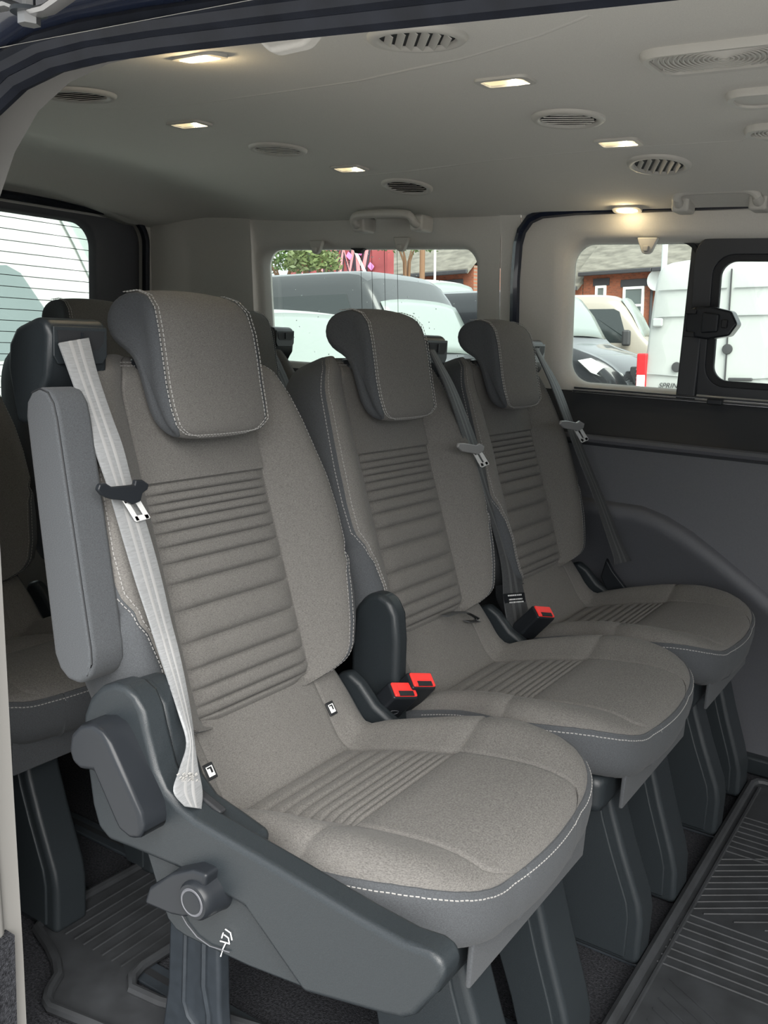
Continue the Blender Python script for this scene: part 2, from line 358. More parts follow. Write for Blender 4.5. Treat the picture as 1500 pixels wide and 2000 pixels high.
# near side: body wall behind and ahead of the open door, with seal and painted body
ap = [(-.915,.02),(-.920,.2),(-.932,.45),(-.944,.75),(-.948,.95),(-.944,1.05),(-.928,1.115),(-.900,1.160),(-.862,1.196),(-.815,1.218),(-.76,1.229),(-.70,1.232),(-.62,1.231),(-.5,1.227),(-.3,1.219),(0,1.208),(.4,1.195),(.62,1.185),(.66,1.165),(.68,1.12),(.69,.9),(.69,.02)]
YS = .598
mb = MB(); mb.tube([(x, YS, z) for x, z in ap], .0135, 10, up=(0,1,0)); mb.tube([(x + (.0 if z > 1.1 else -.006), YS-.014, z+(.008 if z > 1.1 else 0)) for x, z in ap], .012, 10, up=(0,1,0))
struct(mb.build('trim_7', M['rubber']), 'thick black rubber seal of the open side door')
def offset(path, d):
    out = []
    for i, p in enumerate(path):
        a = path[max(i-1,0)]; b = path[min(i+1,len(path)-1)]; t = V((b[0]-a[0], b[1]-a[1])).normalized(); out.append((p[0]-t.y*d, p[1]+t.x*d))
    return out
mb = MB(); rows = []
for d, y in ((.012,.592),(.016,.575),(.020,.553),(.030,.545),(.042,.54),(.046,.525),(.055,.505),(.07,.49),(.12,.485),(.30,.47)):
    rows.append([(x, y, z) for x, z in offset(ap, d)])
mb.grid(rows); struct(mb.build('trim_8', M['navy'], smooth=60), 'navy painted door frame outside the seal')
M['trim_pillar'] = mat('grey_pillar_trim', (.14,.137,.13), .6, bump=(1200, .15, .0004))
mb = MB(); mb.grid([[(x, y, z) for x, z in offset(ap, d)] for d, y in ((.008,.606),(.012,.616),(.014,.64),(.010,.66))])
struct(mb.build('trim_9', M['trim_pillar'], smooth=60), 'light grey edge trim inside the side door opening')
# rear near-side pillar; unseen solid panel added over the window darkens the rear
mb = MB(); mb.prism([(-1.15,.24),(-.925,.24),(-.938,.45),(-.952,.75),(-.957,.95),(-.954,1.08),(-.97,1.22),(-1.03,1.30),(-1.15,1.33)], .60, .635)
mb.box((-2.43,.60,.24),(-1.15,.635,1.33))
pn = struct(mb.build('wall_near', M['trim_pillar'], bevel=.008, smooth=30), 'light grey rear pillar trim beside the open door, with an added solid panel behind')
mb = MB(); mb.box((-2.43,.60,0),(-.918,.64,.245)); mb.build('carpeted_sill', M['carpet'], pn)
mb = MB(); mb.prism([(.70,.0),(1.6,0),(1.6,1.33),(.70,1.33)], .60, .635); struct(mb.build('wall_near_front', M['trim_dark'], smooth=0))
mb = MB(); mb.box((-.90,.50,-.10),(.70,.60,-.005)); struct(mb.build('baseboard_near', M['plastic'], bevel=.01), 'black door step below the side opening')
mb = MB(); mb.grid([[(1.6, y, z) for y in (.5,2.4)] for z in (0,.80)]); mb.grid([[(1.6, y, z) for y in (.5,2.4)] for z in (1.32,1.42)]); struct(mb.build('wall_front', M['trim_dark'], smooth=0))

# ------------------------------------------------------------------ seats
X0 = -.6
SU = V((-.3295, 0, .9441)); SN = V((.9441, 0, .3295)); SB = V((-.82 - X0, 0, .47))
def BP(s, d, y): p = SB + SU*s + SN*d; return V((p.x, y, p.z))
HW = [(-.008,.12),(-.004,.148),(.0,.165),(.01,.190),(.03,.213),(.065,.228),(.125,.239),(.160,.244),(.170,.239),(.176,.2365),(.184,.240),(.20,.243),(.25,.243),(.31,.235),(.39,.219),(.44,.207),(.475,.19),(.495,.17),(.508,.145),(.518,.11)]
QS = [(-.01,.70),(.10,.70),(.145,.74),(.175,.86),(.20,.92),(.30,.94),(.45,.94),(.52,.9)]
DQ = [(0,-.002),(.08,.004),(.25,.018),(.45,.033),(.62,.042),(.75,.044),(.86,.040),(.94,.031),(1.0,.014)]
BS = [(-.01,.7),(.1,1),(.3,1),(.4,.72),(.47,.42),(.52,.3)]
ZR = [.782,.768,.756,.745,.733,.718,.700,.679,.652,.617,.575,.541,.515,.494,.479,.465]
SR = [(z-.47)*1.0592 for z in ZR]
def roll(s):
    d = 0
    if s < .022: d -= .032*((.022-s)/.03)**2
    if s > .475: d -= .040*((s-.475)/.043)**2
    return d
def back_half(s):
    h = lerp_tab(HW, s); wi = min(.1225, .62*h); rl = roll(s); qs = lerp_tab(QS, s); B = lerp_tab(BS, s)
    ins = -.006 if SR[-1]-.004 < s < SR[0]+.001 else 0.0
    fr = [(y*wi, ins + rl) for y in (0,.25,.5,.72,.86,.94,.975)] + [(wi, -.006 + rl), (wi+.0025, -.001 + rl)]
    for q in (.05,.12,.2,.3,.4,.5,.6,.7,.78,.86,.93,.97): fr.append((wi + q*qs*(h-wi), lerp_tab(DQ, q*qs)*B + rl))
    seam = (wi + qs*(h-wi), lerp_tab(DQ, qs)*B + rl - .0015)
    sd = [seam]
    for q in (.08,.3,.6,.85,1.0): qq = qs + (1-qs)*q; sd.append((wi + qq*(h-wi), lerp_tab(DQ, qq)*B + rl))
    bk = max(-.10, -.10 - 0*rl)
    sd += [(h+.003, min(rl,0)*.6-.012), (h+.002, -.045), (h-.006, -.076), (h-.024, -.094), (h*.5, -.101), (0, -.102)]
    return fr, seam, sd
ROWS = sorted(set([-.008,-.006,-.003,.0,.005,.01,.02,.03,.045,.065,.085,.105,.125,.145,.158,.165,.171,.176,.181,.187,.195,.21,.23,.25,.27,.29,.31,.324,.3295,.332,.336,.35,.37,.39,.41,.43,.45,.465,.478,.488,.496,.503,.509,.514,.518]))
def stitches(mb, pts, nrm, pitch=.0062, ln=.0042, w=.0006, h=.0005):
    pts = [V(p) for p in pts]; acc = 0; nxt = 0
    for i in range(len(pts)-1):
        a, b = pts[i], pts[i+1]; L = (b-a).length
        if L < 1e-6: continue
        t = (b-a)/L; n = V(nrm[i]).normalized(); sdv = t.cross(n)
        while nxt < acc + L:
            c = a + t*(nxt-acc); mb.obox(c + n*h*.5, t*ln*.5, sdv*w, n*h); nxt += pitch
        acc += L

def make_backrest(root):
    fm, sm = MB(), MB(); fr_rows = []; sd_rows = []
    for s in ROWS:
        fr, seam, sd = back_half(s)
        R_ = [BP(s, d, y) for y, d in fr] + [BP(s, seam[1], seam[0])]
        L_ = [BP(s, d, -y) for y, d in fr[1:]] + [BP(s, seam[1], -seam[0])]
        fr_rows.append(L_[::-1] + R_)
        sr = [BP(s, d, y) for y, d in sd]; sl_ = [BP(s, d, -y) for y, d in sd[:-1]]
        sd_rows.append(sr + sl_[::-1])
    fm.grid(fr_rows); sm.grid(sd_rows)
    sm.cap(fr_rows[0] + sd_rows[0][1:-1]); sm.cap(fr_rows[-1] + sd_rows[-1][1:-1])
    bk = fm.build('backrest', M['fabric'], root, smooth=60)
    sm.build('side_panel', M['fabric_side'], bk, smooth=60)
    # sewn ribs of the centre panel
    for i in range(len(SR)-1):
        s1, s0 = SR[i], SR[i+1]; mb = MB(); rows = []
        for k in range(13):
            t = .5-.5*math.cos(PI*k/12); s = s0 + (s1-s0)*t; wi = min(.1225, .62*lerp_tab(HW, s)) - .0008
            rows.append([BP(s, -.0065 + roll(s)*.5 + min(.0095, .006+.10*(s1-s0))*(1-abs(2*t-1)**4.5)*(1-abs(j/6-1)**14), (j/6-1)*wi) for j in range(13)])
        mb.grid(rows); mb.build('rib', M['fabric'], bk, smooth=80)
    # stitching along both front seams and across the top
    st = MB()
    for sg in (-1, 1):
        for off in (-.0045, .0040):
            pp = []; nn = []
            for s in np.linspace(.0, .505, 110):
                fr, seam, sd = back_half(s); h = lerp_tab(HW, s); wi = min(.1225, .62*h); q = lerp_tab(QS, s) + off/(h-wi)
                yy = wi + q*(h-wi); d = lerp_tab(DQ, min(q,1))*lerp_tab(BS, s) + roll(s); pp.append(BP(s, d+.0006, sg*yy)); nn.append(SN + V((0, sg*.7, 0)))
            stitches(st, pp, nn)
    for off in (.496,.503): 
        h = .15; stitches(st, [BP(off, roll(off)+.001+.0, y) for y in np.linspace(-h, h, 30)], [SN+SU*.5]*30)
    st.build('stitching', M['thread_dark'], bk, smooth=0)
    return bk

HP = [(-1.036,.985,.100),(-1.037,1.006,.098),(-1.028,1.024,.094),(-1.008,1.034,.092),(-.984,1.037,.092),(-.960,1.031,.095),(-.942,1.015,.100),(-.931,.985,.103),(-.923,.950,.104),(-.916,.915,.104),(-.908,.885,.103),(-.901,.864,.100),(-.902,.850,.093),(-.911,.842,.084),(-.930,.845,.088),(-.948,.862,.098),(-.960,.895,.100),(-.970,.926,.102),(-.980,.946,.102),(-.996,.956,.102),(-1.018,.964,.102)]
def make_headrest(root, dz=0.0):
    P = [V((x-X0, z+dz)) for x, z, w in HP]; W = [w for x, z, w in HP]; n = len(P)
    nrm = []
    for i in range(n):
        t = (P[(i+1) % n] - P[i-1]).normalized(); nrm.append(V((-t.y, t.x)))
    c = sum(P, V((0,0)))/n
    if (P[0]-c).dot(nrm[0]) < 0: nrm = [-v for v in nrm]
    rows = []; mi = []
    sl = [(-1,.016),(-.985,.008),(-.955,.0025),(-.92,.0006),(-.90,.0022),(-.88,.0),(-.6,-.003),(-.3,-.0045),(0,-.005),(.3,-.0045),(.6,-.003),(.88,0),(.90,.0022),(.92,.0006),(.955,.0025),(.985,.008),(1,.016)]
    for t, ins in sl: rows.append([(P[i].x - nrm[i].x*ins, t*W[i], P[i].y - nrm[i].y*ins) for i in range(n)])
    mb = MB()
    for a in range(len(sl)-1): mb.grid([rows[a], rows[a+1]], closed_c=True, mi=1 if abs(sl[a][0]+sl[a+1][0])/2 > .9 else 0)
    mb.cap(rows[0], 1); mb.cap(rows[-1], 1)
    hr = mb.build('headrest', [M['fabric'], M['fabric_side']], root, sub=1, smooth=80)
    st = MB()
    for e_ in (.872, .938):
        path = [(k_, -e_) for k_ in np.linspace(3, 11, 60)] + [(11.3, -e_+.02), (11.6, -e_+.06), (11.9, -e_+.12), (12.1, -e_+.2), (12.2, -e_+.32)]
        path = path + [(12.2 + (.25 if e_ > .9 else 0), t_) for t_ in np.linspace(-e_+.4, e_-.4, 20)] + [(k_, -t_) for k_, t_ in path[::-1]]
        pp = []; nn = []
        for k_, t_ in path:
            i = int(min(k_, 13)); f = k_ - i; p = P[i].lerp(P[i+1], f); w = W[i] + (W[i+1]-W[i])*f; m_ = nrm[i].lerp(nrm[i+1], f)
            b_ = .003*max(0, 1-(t_/.88)**2)
            pp.append((p.x + m_.x*(.0003+b_), t_*w, p.y + m_.y*(.0003+b_))); nn.append(V((m_.x, .3*t_, m_.y)))
        stitches(st, pp, nn)
    st.build('stitching', M['thread'], hr, smooth=0)
    for y in (-.062,.062):
        mb = MB(); mb.lathe((-.995-X0, y, .90), [(.0065,0),(.0065,.075)], 'z', 12); mb.build('post', M['metal'], hr)
        mb = MB(); mb.lathe((-.995-X0, y, .930), [(.022,0),(.022,.006),(.018,.014),(.009,.016)], 'z', 16); mb.build('guide_sleeve', M['plastic_smooth'], hr)
    return hr

CP = [(-.850,.492),(-.838,.478),(-.820,.456),(-.800,.427),(-.785,.402),(-.772,.384),(-.760,.374),(-.748,.371),(-.72,.379),(-.69,.389),(-.66,.398),(-.63,.406),(-.60,.413),(-.57,.419),(-.565,.417),(-.56,.421),(-.53,.426),(-.50,.430),(-.47,.433),(-.44,.435),(-.415,.434),(-.395,.430),(-.380,.4245),(-.370,.418),(-.363,.410)]
CW = [(-.85,.178),(-.82,.186),(-.78,.198),(-.70,.206),(-.65,.213),(-.61,.226),(-.57,.241),(-.53,.247),(-.50,.246),(-.46,.238),(-.43,.2265),(-.41,.214),(-.395,.2005),(-.385,.188),(-.377,.174),(-.371,.159),(-.367,.143),(-.3645,.127),(-.3635,.115),(-.363,.100)]
CD = [(0,0),(.1,.003),(.3,.014),(.5,.025),(.65,.028),(.8,.0245),(.92,.015),(1,.003)]
CB = [(-.85,.0),(-.80,.25),(-.77,.7),(-.72,1.0),(-.6,1.0),(-.5,.8),(-.44,.5),(-.40,.2),(-.363,0)]
CRX = [-.752,-.716,-.686,-.660,-.638,-.619,-.603,-.589,-.577,-.566]
def zcush(x): return lerp_tab(CP, x)
def cush_row(x):
    h = lerp_tab(CW, x); wi = min(.130, .70*h); B = lerp_tab(CB, x); zc = zcush(x); ins = -.005 if CRX[0] < x < CRX[-1] else 0
    fr = [(f*wi, zc+ins) for f in (0,.25,.5,.75,.92,.975)] + [(wi, zc-.004), (wi+.003, zc)]
    for q in (.08,.16,.26,.38,.5,.6,.7,.8,.88,.94,1.0): fr.append((wi+q*(h-wi), zc + lerp_tab(CD, q)*B))
    return fr
def xf(x):   # draws the front of the cushion back a little
    t = min(1, max(0, (x+.60)/.20)); return x - .012*t*t*(3-2*t)
def make_cushion(root, clips):
    xs_ = sorted(set([x for x, z in CP] + [-.41,-.378,-.369,-.374,-.386,-.403,-.425,-.455,-.435,-.61,-.65,-.377,-.371,-.367,-.3645,-.3635]))
    rows = []
    for x in xs_:
        fr = cush_row(x); b = (.012 if x > -.40 else .012*max(0,(x+.5)/.1))
        h = fr[-1][0]; bw = .009*max(0, min(1, (x+.46)/.09))
        rows.append([V((xf(x)-X0+bw*(1-(y/h)**2), -y*.985, z)) for y, z in fr[:0:-1]] + [V((xf(x)-X0+bw*(1-(y/h)**2), y*.985, z)) for y, z in fr])
    # the front edge bows forward a little
    mb = MB(); mb.grid(rows); cu = mb.build('cushion', M['fabric'], root, smooth=60)
    loop = [r[0] for r in rows] + rows[-1][1:-1] + [r[-1] for r in rows[::-1]]
    n = len(loop); ring = [loop]
    nr = []
    for i in range(n):
        a = loop[max(i-1,0)]; b = loop[min(i+1,n-1)]; t = V((b.x-a.x, b.y-a.y, 0))
        if t.length < 1e-6: t = V((1,0,0))
        t.normalize(); nr.append(V((t.y, -t.x, 0)))
    cen = V((-.55-X0,0,0))
    if (loop[n//2]-cen).dot(nr[n//2]) < 0: nr = [-v for v in nr]
    for off, dz in ((.0035,-.001),(.0065,-.006),(.008,-.015),(.0085,-.030),(.006,-.048),(-.001,-.064),(-.014,-.075),(-.034,-.081),(-.07,-.083)):
        ring.append([p + v*off + V((0,0,dz)) for p, v in zip(loop, nr)])
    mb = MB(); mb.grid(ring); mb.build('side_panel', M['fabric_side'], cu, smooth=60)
    # welt between the top and the side
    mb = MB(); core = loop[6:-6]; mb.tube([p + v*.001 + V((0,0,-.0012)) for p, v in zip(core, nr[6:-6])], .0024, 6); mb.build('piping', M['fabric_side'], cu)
    st = MB()
    for off, dz in ((-.0045,.0008),(.0062,-.0062)):
        pp = [p + v*off + V((0,0,dz)) for p, v in zip(loop, nr)][8:-8]
        stitches(st, pp, [V((0,0,1))+v*.5 for v in nr[8:-8]])
    for y in (-.155,.155):
        stitches(st, [V((x-X0, y, zcush(x)+.001)) for x in np.linspace(-.845,-.775,20)], [V((.7,0,.7))]*20)
    st.build('stitching', M['thread'], cu, smooth=0)
    for i in range(len(CRX)-1):
        x0, x1 = CRX[i], CRX[i+1]; mb = MB(); rr = []
        for k in range(13):
            t = .5-.5*math.cos(PI*k/12); x = x0 + (x1-x0)*t; wi = min(.130, .70*lerp_tab(CW, x)) - .001
            rr.append([(x-X0, (j/6-1)*wi, zcush(x)-.006 + min(.0090,.0055+.1*(x1-x0))*(1-abs(2*t-1)**4)*(1-abs(j/6-1)**14)) for j in range(13)])
        mb.grid(rr); mb.build('rib', M['fabric'], cu, smooth=80)
    # seam lines of the front corners
    for y in clips:
        x = -.795; z = zcush(x); nn = V((.83,0,.56)); 
        c = V((x-X0, y, z)) + nn*.002
        tg = V((-.56,0,.83))
        mb = MB(); mb.obox(c, V((0,.0092,0)), tg*.0108, nn*.0012); b_ = mb.build('child_seat_tag', M['black'], cu, bevel=.0065, seg=3)
        mb = MB(); mb.obox(c+nn*.0015+V((0,.005,0)), V((0,.0006,0)), tg*.0062, nn*.0004); mb.obox(c+nn*.0015-V((0,.005,0)), V((0,.0006,0)), tg*.0062, nn*.0004)
        mb.obox(c+nn*.0015-tg*.0062, V((0,.0055,0)), tg*.0006, nn*.0004); mb.obox(c+nn*.0015+tg*.0062, V((0,.0055,0)), tg*.0006, nn*.0004)
        mb.obox(c+nn*.0015-tg*.001-V((0,.002,0)), V((0,.0022,0)), tg*.0045, nn*.0004); mb.obox(c+nn*.0015-tg*.004+V((0,.002,0)), V((0,.003,0)), tg*.0015, nn*.0004)
        mb.build('symbol', M['white'], b_, smooth=0)
    return cu

def make_legs(root):
    def pr(pts): return [(x-X0, z) for x, z in pts]
    # moulded pedestal covers
    near = pr([(-.60,.335),(-.425,.335),(-.425,.30),(-.415,.26),(-.393,.20),(-.358,.115),(-.352,.085),(-.352,.006),(-.487,.006),(-.505,.08),(-.53,.19)])
    far = pr([(-.60,.335),(-.43,.335),(-.42,.27),(-.395,.19),(-.365,.105),(-.355,.07),(-.352,.006),(-.40,.006),(-.43,.10),(-.47,.20),(-.52,.27)])
    for y0, y1, f in ((-.105,-.040,near),(.105,.190,far)):
        mb = MB(); mb.prism(f, y0, y1); lg = mb.build('pedestal_cover', M['plastic'], root, bevel=.010, seg=3)
        # recessed cheek facing the neighbouring seat
        mb = MB(); mb.prism([(x*.92 + (-.47-X0)*.08 - .012, z*.9+.012) for x, z in f], y0-.004, y0+.004); mb.build('cheek', M['plastic'], lg, bevel=.003)
    for y in (-.15, .15):
        mb = MB(); mb.prism(pr([(-.855,.008),(-.735,.008),(-.745,.10),(-.752,.30),(-.838,.30),(-.842,.10)]), y-.012, y+.012); lg = mb.build('leg', M['dark_metal'], root, bevel=.006)
        mb = MB(); mb.tube([V((-.805-X0, y-.013, .24)), V((-.808-X0, y-.013, .09)), V((-.80-X0, y-.013, .07)), V((-.785-X0, y-.013, .06))], .004, 6); mb.build('pressed_bead', M['dark_metal'], lg)
        mb = MB(); mb.tube([V((-.772-X0, y-.013, .27)), V((-.772-X0, y-.013, .13)), V((-.762-X0, y-.013, .09)), V((-.760-X0, y-.013, .02))], .005, 6); mb.build('pressed_bead', M['dark_metal'], lg)
    # seat pan
    mb = MB(); mb.box((-.84-X0,-.190,.285),(-.41-X0,.190,.352)); mb.build('seat_pan', M['plastic'], root, bevel=.02)
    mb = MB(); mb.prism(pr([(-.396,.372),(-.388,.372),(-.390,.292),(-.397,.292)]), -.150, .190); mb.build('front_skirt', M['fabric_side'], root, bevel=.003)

def hinge_cover(root, y0, y1, low=False):
    mb = MB()
    poly = [(-.852,.500),(-.846,.545),(-.825,.570),(-.80,.577),(-.778,.568),(-.764,.545),(-.758,.50),(-.755,.40),(-.745,.32),(-.80,.30),(-.84,.33),(-.85,.40)]
    if low: poly = [(-.85,.40),(-.838,.445),(-.815,.455),(-.79,.440),(-.76,.410),(-.71,.385),(-.66,.372),(-.66,.34),(-.74,.31),(-.83,.33)]
    mb.prism([(x-X0, z) for x, z in poly], y0, y1); return mb.build('recliner_cover' if low else 'hinge_cover', M['plastic'], root, bevel=.010 if low else .014, seg=4)

def retractor(root, yc, sg):
    """belt guide housing on the shoulder of the backrest; sg = side on which the outer face lies"""
    mb = MB()
    y0, y1 = yc-.047, yc+.047
    prof = [(-1.03,.862),(-1.045,.93),(-1.042,.962),(-1.028,.982),(-.985,.997),(-.968,.992),(-.962,.975),(-.966,.925),(-.975,.912),(-.985,.895),(-.98,.862)]
    mb.prism([(x-X0, z) for x, z in prof], y0, y1); h = mb.build('belt_guide', M['plastic'], root, bevel=.009, seg=3)
    mb = MB(); mb.prism([(yc-.041,.986),(yc+.041,.986),(yc+.041,.950),(yc+.034,.940),(yc-.034,.940),(yc-.041,.950)], -.9645-X0, -.9605-X0, 'x'); mb.build('bezel', M['plastic'], h, bevel=.0015)
    mb = MB(); mb.prism([(yc-.036,.981),(yc+.036,.981),(yc+.034,.966),(yc+.026,.958),(yc-.026,.958),(yc-.034,.966)], -.9615-X0, -.9595-X0, 'x'); mb.build('slot', M['black'], h)
    mb = MB(); mb.box((-.9595-X0, yc-.0015,.962),(-.9575-X0, yc+.0015,.979)); mb.build('slot_divider', M['plastic_smooth'], h)
    return h

SEAT_Y = (.985, 1.487, 1.987)
def make_seat(name, label, first, clips, hr_dz):
    r = thing(name, label, 'seat', (X0, 0, 0))
    make_backrest(r); make_headrest(r, hr_dz); make_cushion(r, clips); make_legs(r)
    if first:
        retractor(r, -.198, -1); hinge_cover(r, .206, .232, True)
    else:
        retractor(r, .190, 1); hinge_cover(r, -.238, -.200); hinge_cover(r, .206, .232, True)
    return r

s1 = make_seat('van_seat', 'brightly lit grey fabric van seat nearest the door, with armrest and side lever', True, (-.135,.135), 0)
s1.location = (X0, SEAT_Y[0], 0); s1['group'] = 'middle row seats'
s2 = make_seat('van_seat', 'grey fabric van seat in the middle of the front row of three', False, (), -.002)
s2.location = (X0, SEAT_Y[1], 0); s2['group'] = 'middle row seats'
s3 = copy_tree(s2)
for ch in list(s3.children):
    if ch.name.startswith('hinge_cover'): bpy.data.objects.remove(ch)
s3.location = (X0, SEAT_Y[2], 0); s3['label'] = 'dark grey fabric van seat beside the far wall under the sliding window'
DX3 = -.80
for yy, lb in ((SEAT_Y[0], 'shadowed rear bench seat whose cushion shows below the raised armrest'), (SEAT_Y[1], 'rear row seat whose black headrest shows behind the nearest belt guide'), (SEAT_Y[2], 'rear row seat by the quarter window, seen between two headrests')):
    c = copy_tree(s2); c.location = (X0 + DX3, yy, 0); c['label'] = lb; c['group'] = 'rear row seats'

# ---- seat 1: armrest, side cover, levers (local = world - (X0, SEAT_Y[0], 0))
Y1 = SEAT_Y[0]
def loc1(pts, k=1.0): return [(x*k - X0, 1 + (z-1)*k) for x, z in pts]
mb = MB(); mb.prism(loc1([(-.957,.880),(-.955,.898),(-.945,.911),(-.930,.917),(-.914,.914),(-.903,.900),(-.897,.880),(-.843,.615),(-.842,.595),(-.850,.577),(-.868,.566),(-.888,.567),(-.903,.577),(-.913,.595)]), .700-Y1, .752-Y1)
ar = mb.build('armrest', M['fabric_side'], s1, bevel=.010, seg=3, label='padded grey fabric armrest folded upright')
mb = MB(); mb.tube([V((x, .702-Y1, z)) for x, z in loc1([(-.945,.908),(-.930,.914),(-.916,.911),(-.906,.899),(-.900,.880),(-.846,.615),(-.845,.597),(-.853,.581)])], .0012, 5); mb.build('seam', M['black'], ar)
mb = MB(); mb.lathe((-.90-X0, .752-Y1, .62), [(.025,-.01),(.025,.06)], 'y', 16); mb.build('pivot', M['plastic'], ar)
k = .968
mb = MB(); mb.prism(loc1([(-.860,.505),(-.858,.532),(-.847,.556),(-.828,.575),(-.805,.585),(-.785,.586),(-.768,.578),(-.757,.562),(-.750,.54),(-.735,.498),(-.722,.478),(-.700,.466),(-.675,.458),(-.56,.444),(-.453,.430),(-.40,.425),(-.372,.428),(-.357,.424),(-.352,.408),(-.360,.388),(-.382,.352),(-.395,.342),(-.415,.336),(-.517,.314),(-.601,.380),(-.700,.388),(-.77,.385),(-.815,.382),(-.834,.393),(-.845,.42)], k), .676-Y1, .712-Y1)
sc = mb.build('side_cover', M['plastic'], s1, bevel=.011, seg=4, label='satin black moulded plastic side cover')
mb = MB(); mb.prism(loc1([(-.855,.505),(-.853,.530),(-.842,.552),(-.825,.570),(-.803,.580),(-.785,.581),(-.770,.574),(-.760,.560),(-.752,.538),(-.740,.495),(-.728,.470),(-.705,.452),(-.66,.442),(-.62,.432),(-.63,.40),(-.80,.39),(-.84,.42)], k), .705-Y1, .750-Y1); mb.build('hub_cover', M['plastic'], sc, bevel=.012, seg=4)
mb = MB(); mb.prism(loc1([(-.765,.39),(-.596,.384),(-.512,.312),(-.60,.302),(-.695,.298),(-.712,.300),(-.726,.309),(-.735,.325)], k), .686-Y1, .700-Y1); mb.build('lower_shield', M['plastic'], sc, bevel=.004)
# slot with the belt anchor
c = atY(405, 1580, .70)
mb = MB(); mb.obox((c.x-.016-X0, .7125-Y1, c.z+.0035), V((.028,0,-.009)), V((0,.006,0)), V((.001,0,.003))); mb.build('slot', M['black'], sc, bevel=.003)
# recline lever
mb = MB(); mb.prism(loc1([(-.842,.505),(-.838,.525),(-.822,.541),(-.800,.547),(-.783,.543),(-.772,.532),(-.722,.465),(-.718,.445),(-.724,.432),(-.740,.427),(-.758,.432),(-.768,.445),(-.800,.490),(-.822,.485),(-.836,.490)], .965), .640-Y1, .684-Y1)
mb.build('recline_lever', M['plastic_smooth'], s1, bevel=.008, seg=3)
# tip-up knob with its handle
kc = atY(376, 1762, .652)
mb = MB(); mb.lathe((kc.x-X0, .652-Y1, kc.z), [(.0001,.0),(.0135,.0),(.0145,-.0012),(.0190,-.0005),(.0215,.003),(.0225,.010),(.0245,.03),(.030,.05)], 'y', 32); kn = mb.build('tip_knob', M['plastic_smooth'], s1, smooth=40)
mb = MB(); mb.lathe((kc.x-X0, .6505-Y1, kc.z), [(.0125,.0),(.0125,-.0008),(.0115,-.001),(.0,-.001)], 'y', 32); mb.build('knob_cap', M['plastic_smooth'], kn)
mb = MB(); mb.lathe((kc.x-X0, .6515-Y1, kc.z), [(.0142,-.0008),(.0150,-.0014),(.0156,-.0008),(.0150,0),(.0142,-.0008)], 'y', 40); mb.build('ring', M['trim_dark'], kn)
hp = [atY(a, b, .655) for a, b in ((355,1795),(330,1790),(276,1767),(287,1735),(330,1708),(372,1700),(400,1712),(385,1790))]
mb = MB(); mb.prism([(p.x-X0, p.z) for p in hp], .657-Y1, .690-Y1); mb.build('handle', M['plastic_smooth'], kn, bevel=.005, seg=3)
# printed symbols on the lower shield
def ink(parent, pts, y, r=.0009):
    mb = MB(); mb.tube([(p.x-X0, y-Y1, p.z) for p in pts], r, 5); return mb
mb = MB(); sy = .684
for seg in ([(431,1868),(436,1852),(441,1842)], [(430,1838),(437,1840),(447,1843)], [(438,1826),(446,1832),(448,1844)], [(433,1832),(436,1822)], [(440,1815),(450,1822),(453,1836)]):
    mb.tube([V((p.x-X0, sy-Y1, p.z)) for p in (atY(a, b, sy) for a, b in seg)], .0007, 5)
mb.build('symbol', M['white'], sc, smooth=0)
mb = MB(); mb.tube([V((p.x-X0, sy-Y1, p.z)) for p in (atY(a, b, sy) for a, b in ((352,1782),(365,1805),(385,1830),(410,1848),(448,1860)))], .0008, 5); mb.build('travel_line', M['trim_dark'], sc, smooth=0)

# ------------------------------------------------------------------ seat belts
def ribbon(root, name, edges, base, stripe, th=.0012):
    """edges: list of (left point, right point); woven band with two raised stripes"""
    mb = MB(); rows = []
    L = [V(a) for a, b in edges]; R_ = [V(b) for a, b in edges]; n = len(L)
    # resample smoothly
    def cr(P, t):
        i = int(min(t, n-1.001)); f = t-i; p0 = P[max(i-1,0)]; p1 = P[i]; p2 = P[min(i+1,n-1)]; p3 = P[min(i+2,n-1)]
        return .5*((2*p1) + (p2-p0)*f + (2*p0-5*p1+4*p2-p3)*f*f + (3*p1-p0-3*p2+p3)*f**3)
    ts = np.linspace(0, n-1, (n-1)*5+1); nr = []
    Ls = [cr(L, t) for t in ts]; Rs = [cr(R_, t) for t in ts]
    for i in range(len(ts)):
        tn = (Ls[min(i+1,len(ts)-1)] + Rs[min(i+1,len(ts)-1)] - Ls[max(i-1,0)] - Rs[max(i-1,0)]).normalized(); w = (Rs[i]-Ls[i]).normalized()
        m_ = tn.cross(w).normalized()
        if m_.dot(V((.6,-.8,.1))) < 0: m_ = -m_
        nr.append(m_)
    rows = []
    for a, b, m_ in zip(Ls, Rs, nr):
        rows.append([a+m_*th, a.lerp(b,.04)+m_*th*1.4, a.lerp(b,.5)+m_*th*1.4, a.lerp(b,.96)+m_*th*1.4, b+m_*th, b-m_*th, a.lerp(b,.5)-m_*th, a-m_*th])
    mb.grid(rows, closed_c=True); mb.cap(rows[0]); mb.cap(rows[-1])
    wb = mb.build('webbing', base, root, smooth=60)
    for f0, f1 in ((.30,.42),(.58,.70)):
        mb = MB(); mb.grid([[a.lerp(b,f0)+m_*th*1.42, a.lerp(b,(f0+f1)/2)+m_*th*1.7, a.lerp(b,f1)+m_*th*1.42] for a, b, m_ in zip(Ls, Rs, nr)]); mb.build('stripe', stripe, wb)
    return wb
def belt(label, L, R_, xs_, base, stripe, group='seat belts'):
    p0 = (atX(*L[-1], xs_[-1]) + atX(*R_[-1], xs_[-1]))/2
    r = thing('seat_belt', label, 'seat belt', p0, group=group)
    ed = [(atX(*a, x)-p0, atX(*b, x)-p0) for a, b, x in zip(L, R_, xs_)]
    ribbon(r, 'webbing', ed, base, stripe); return r, p0
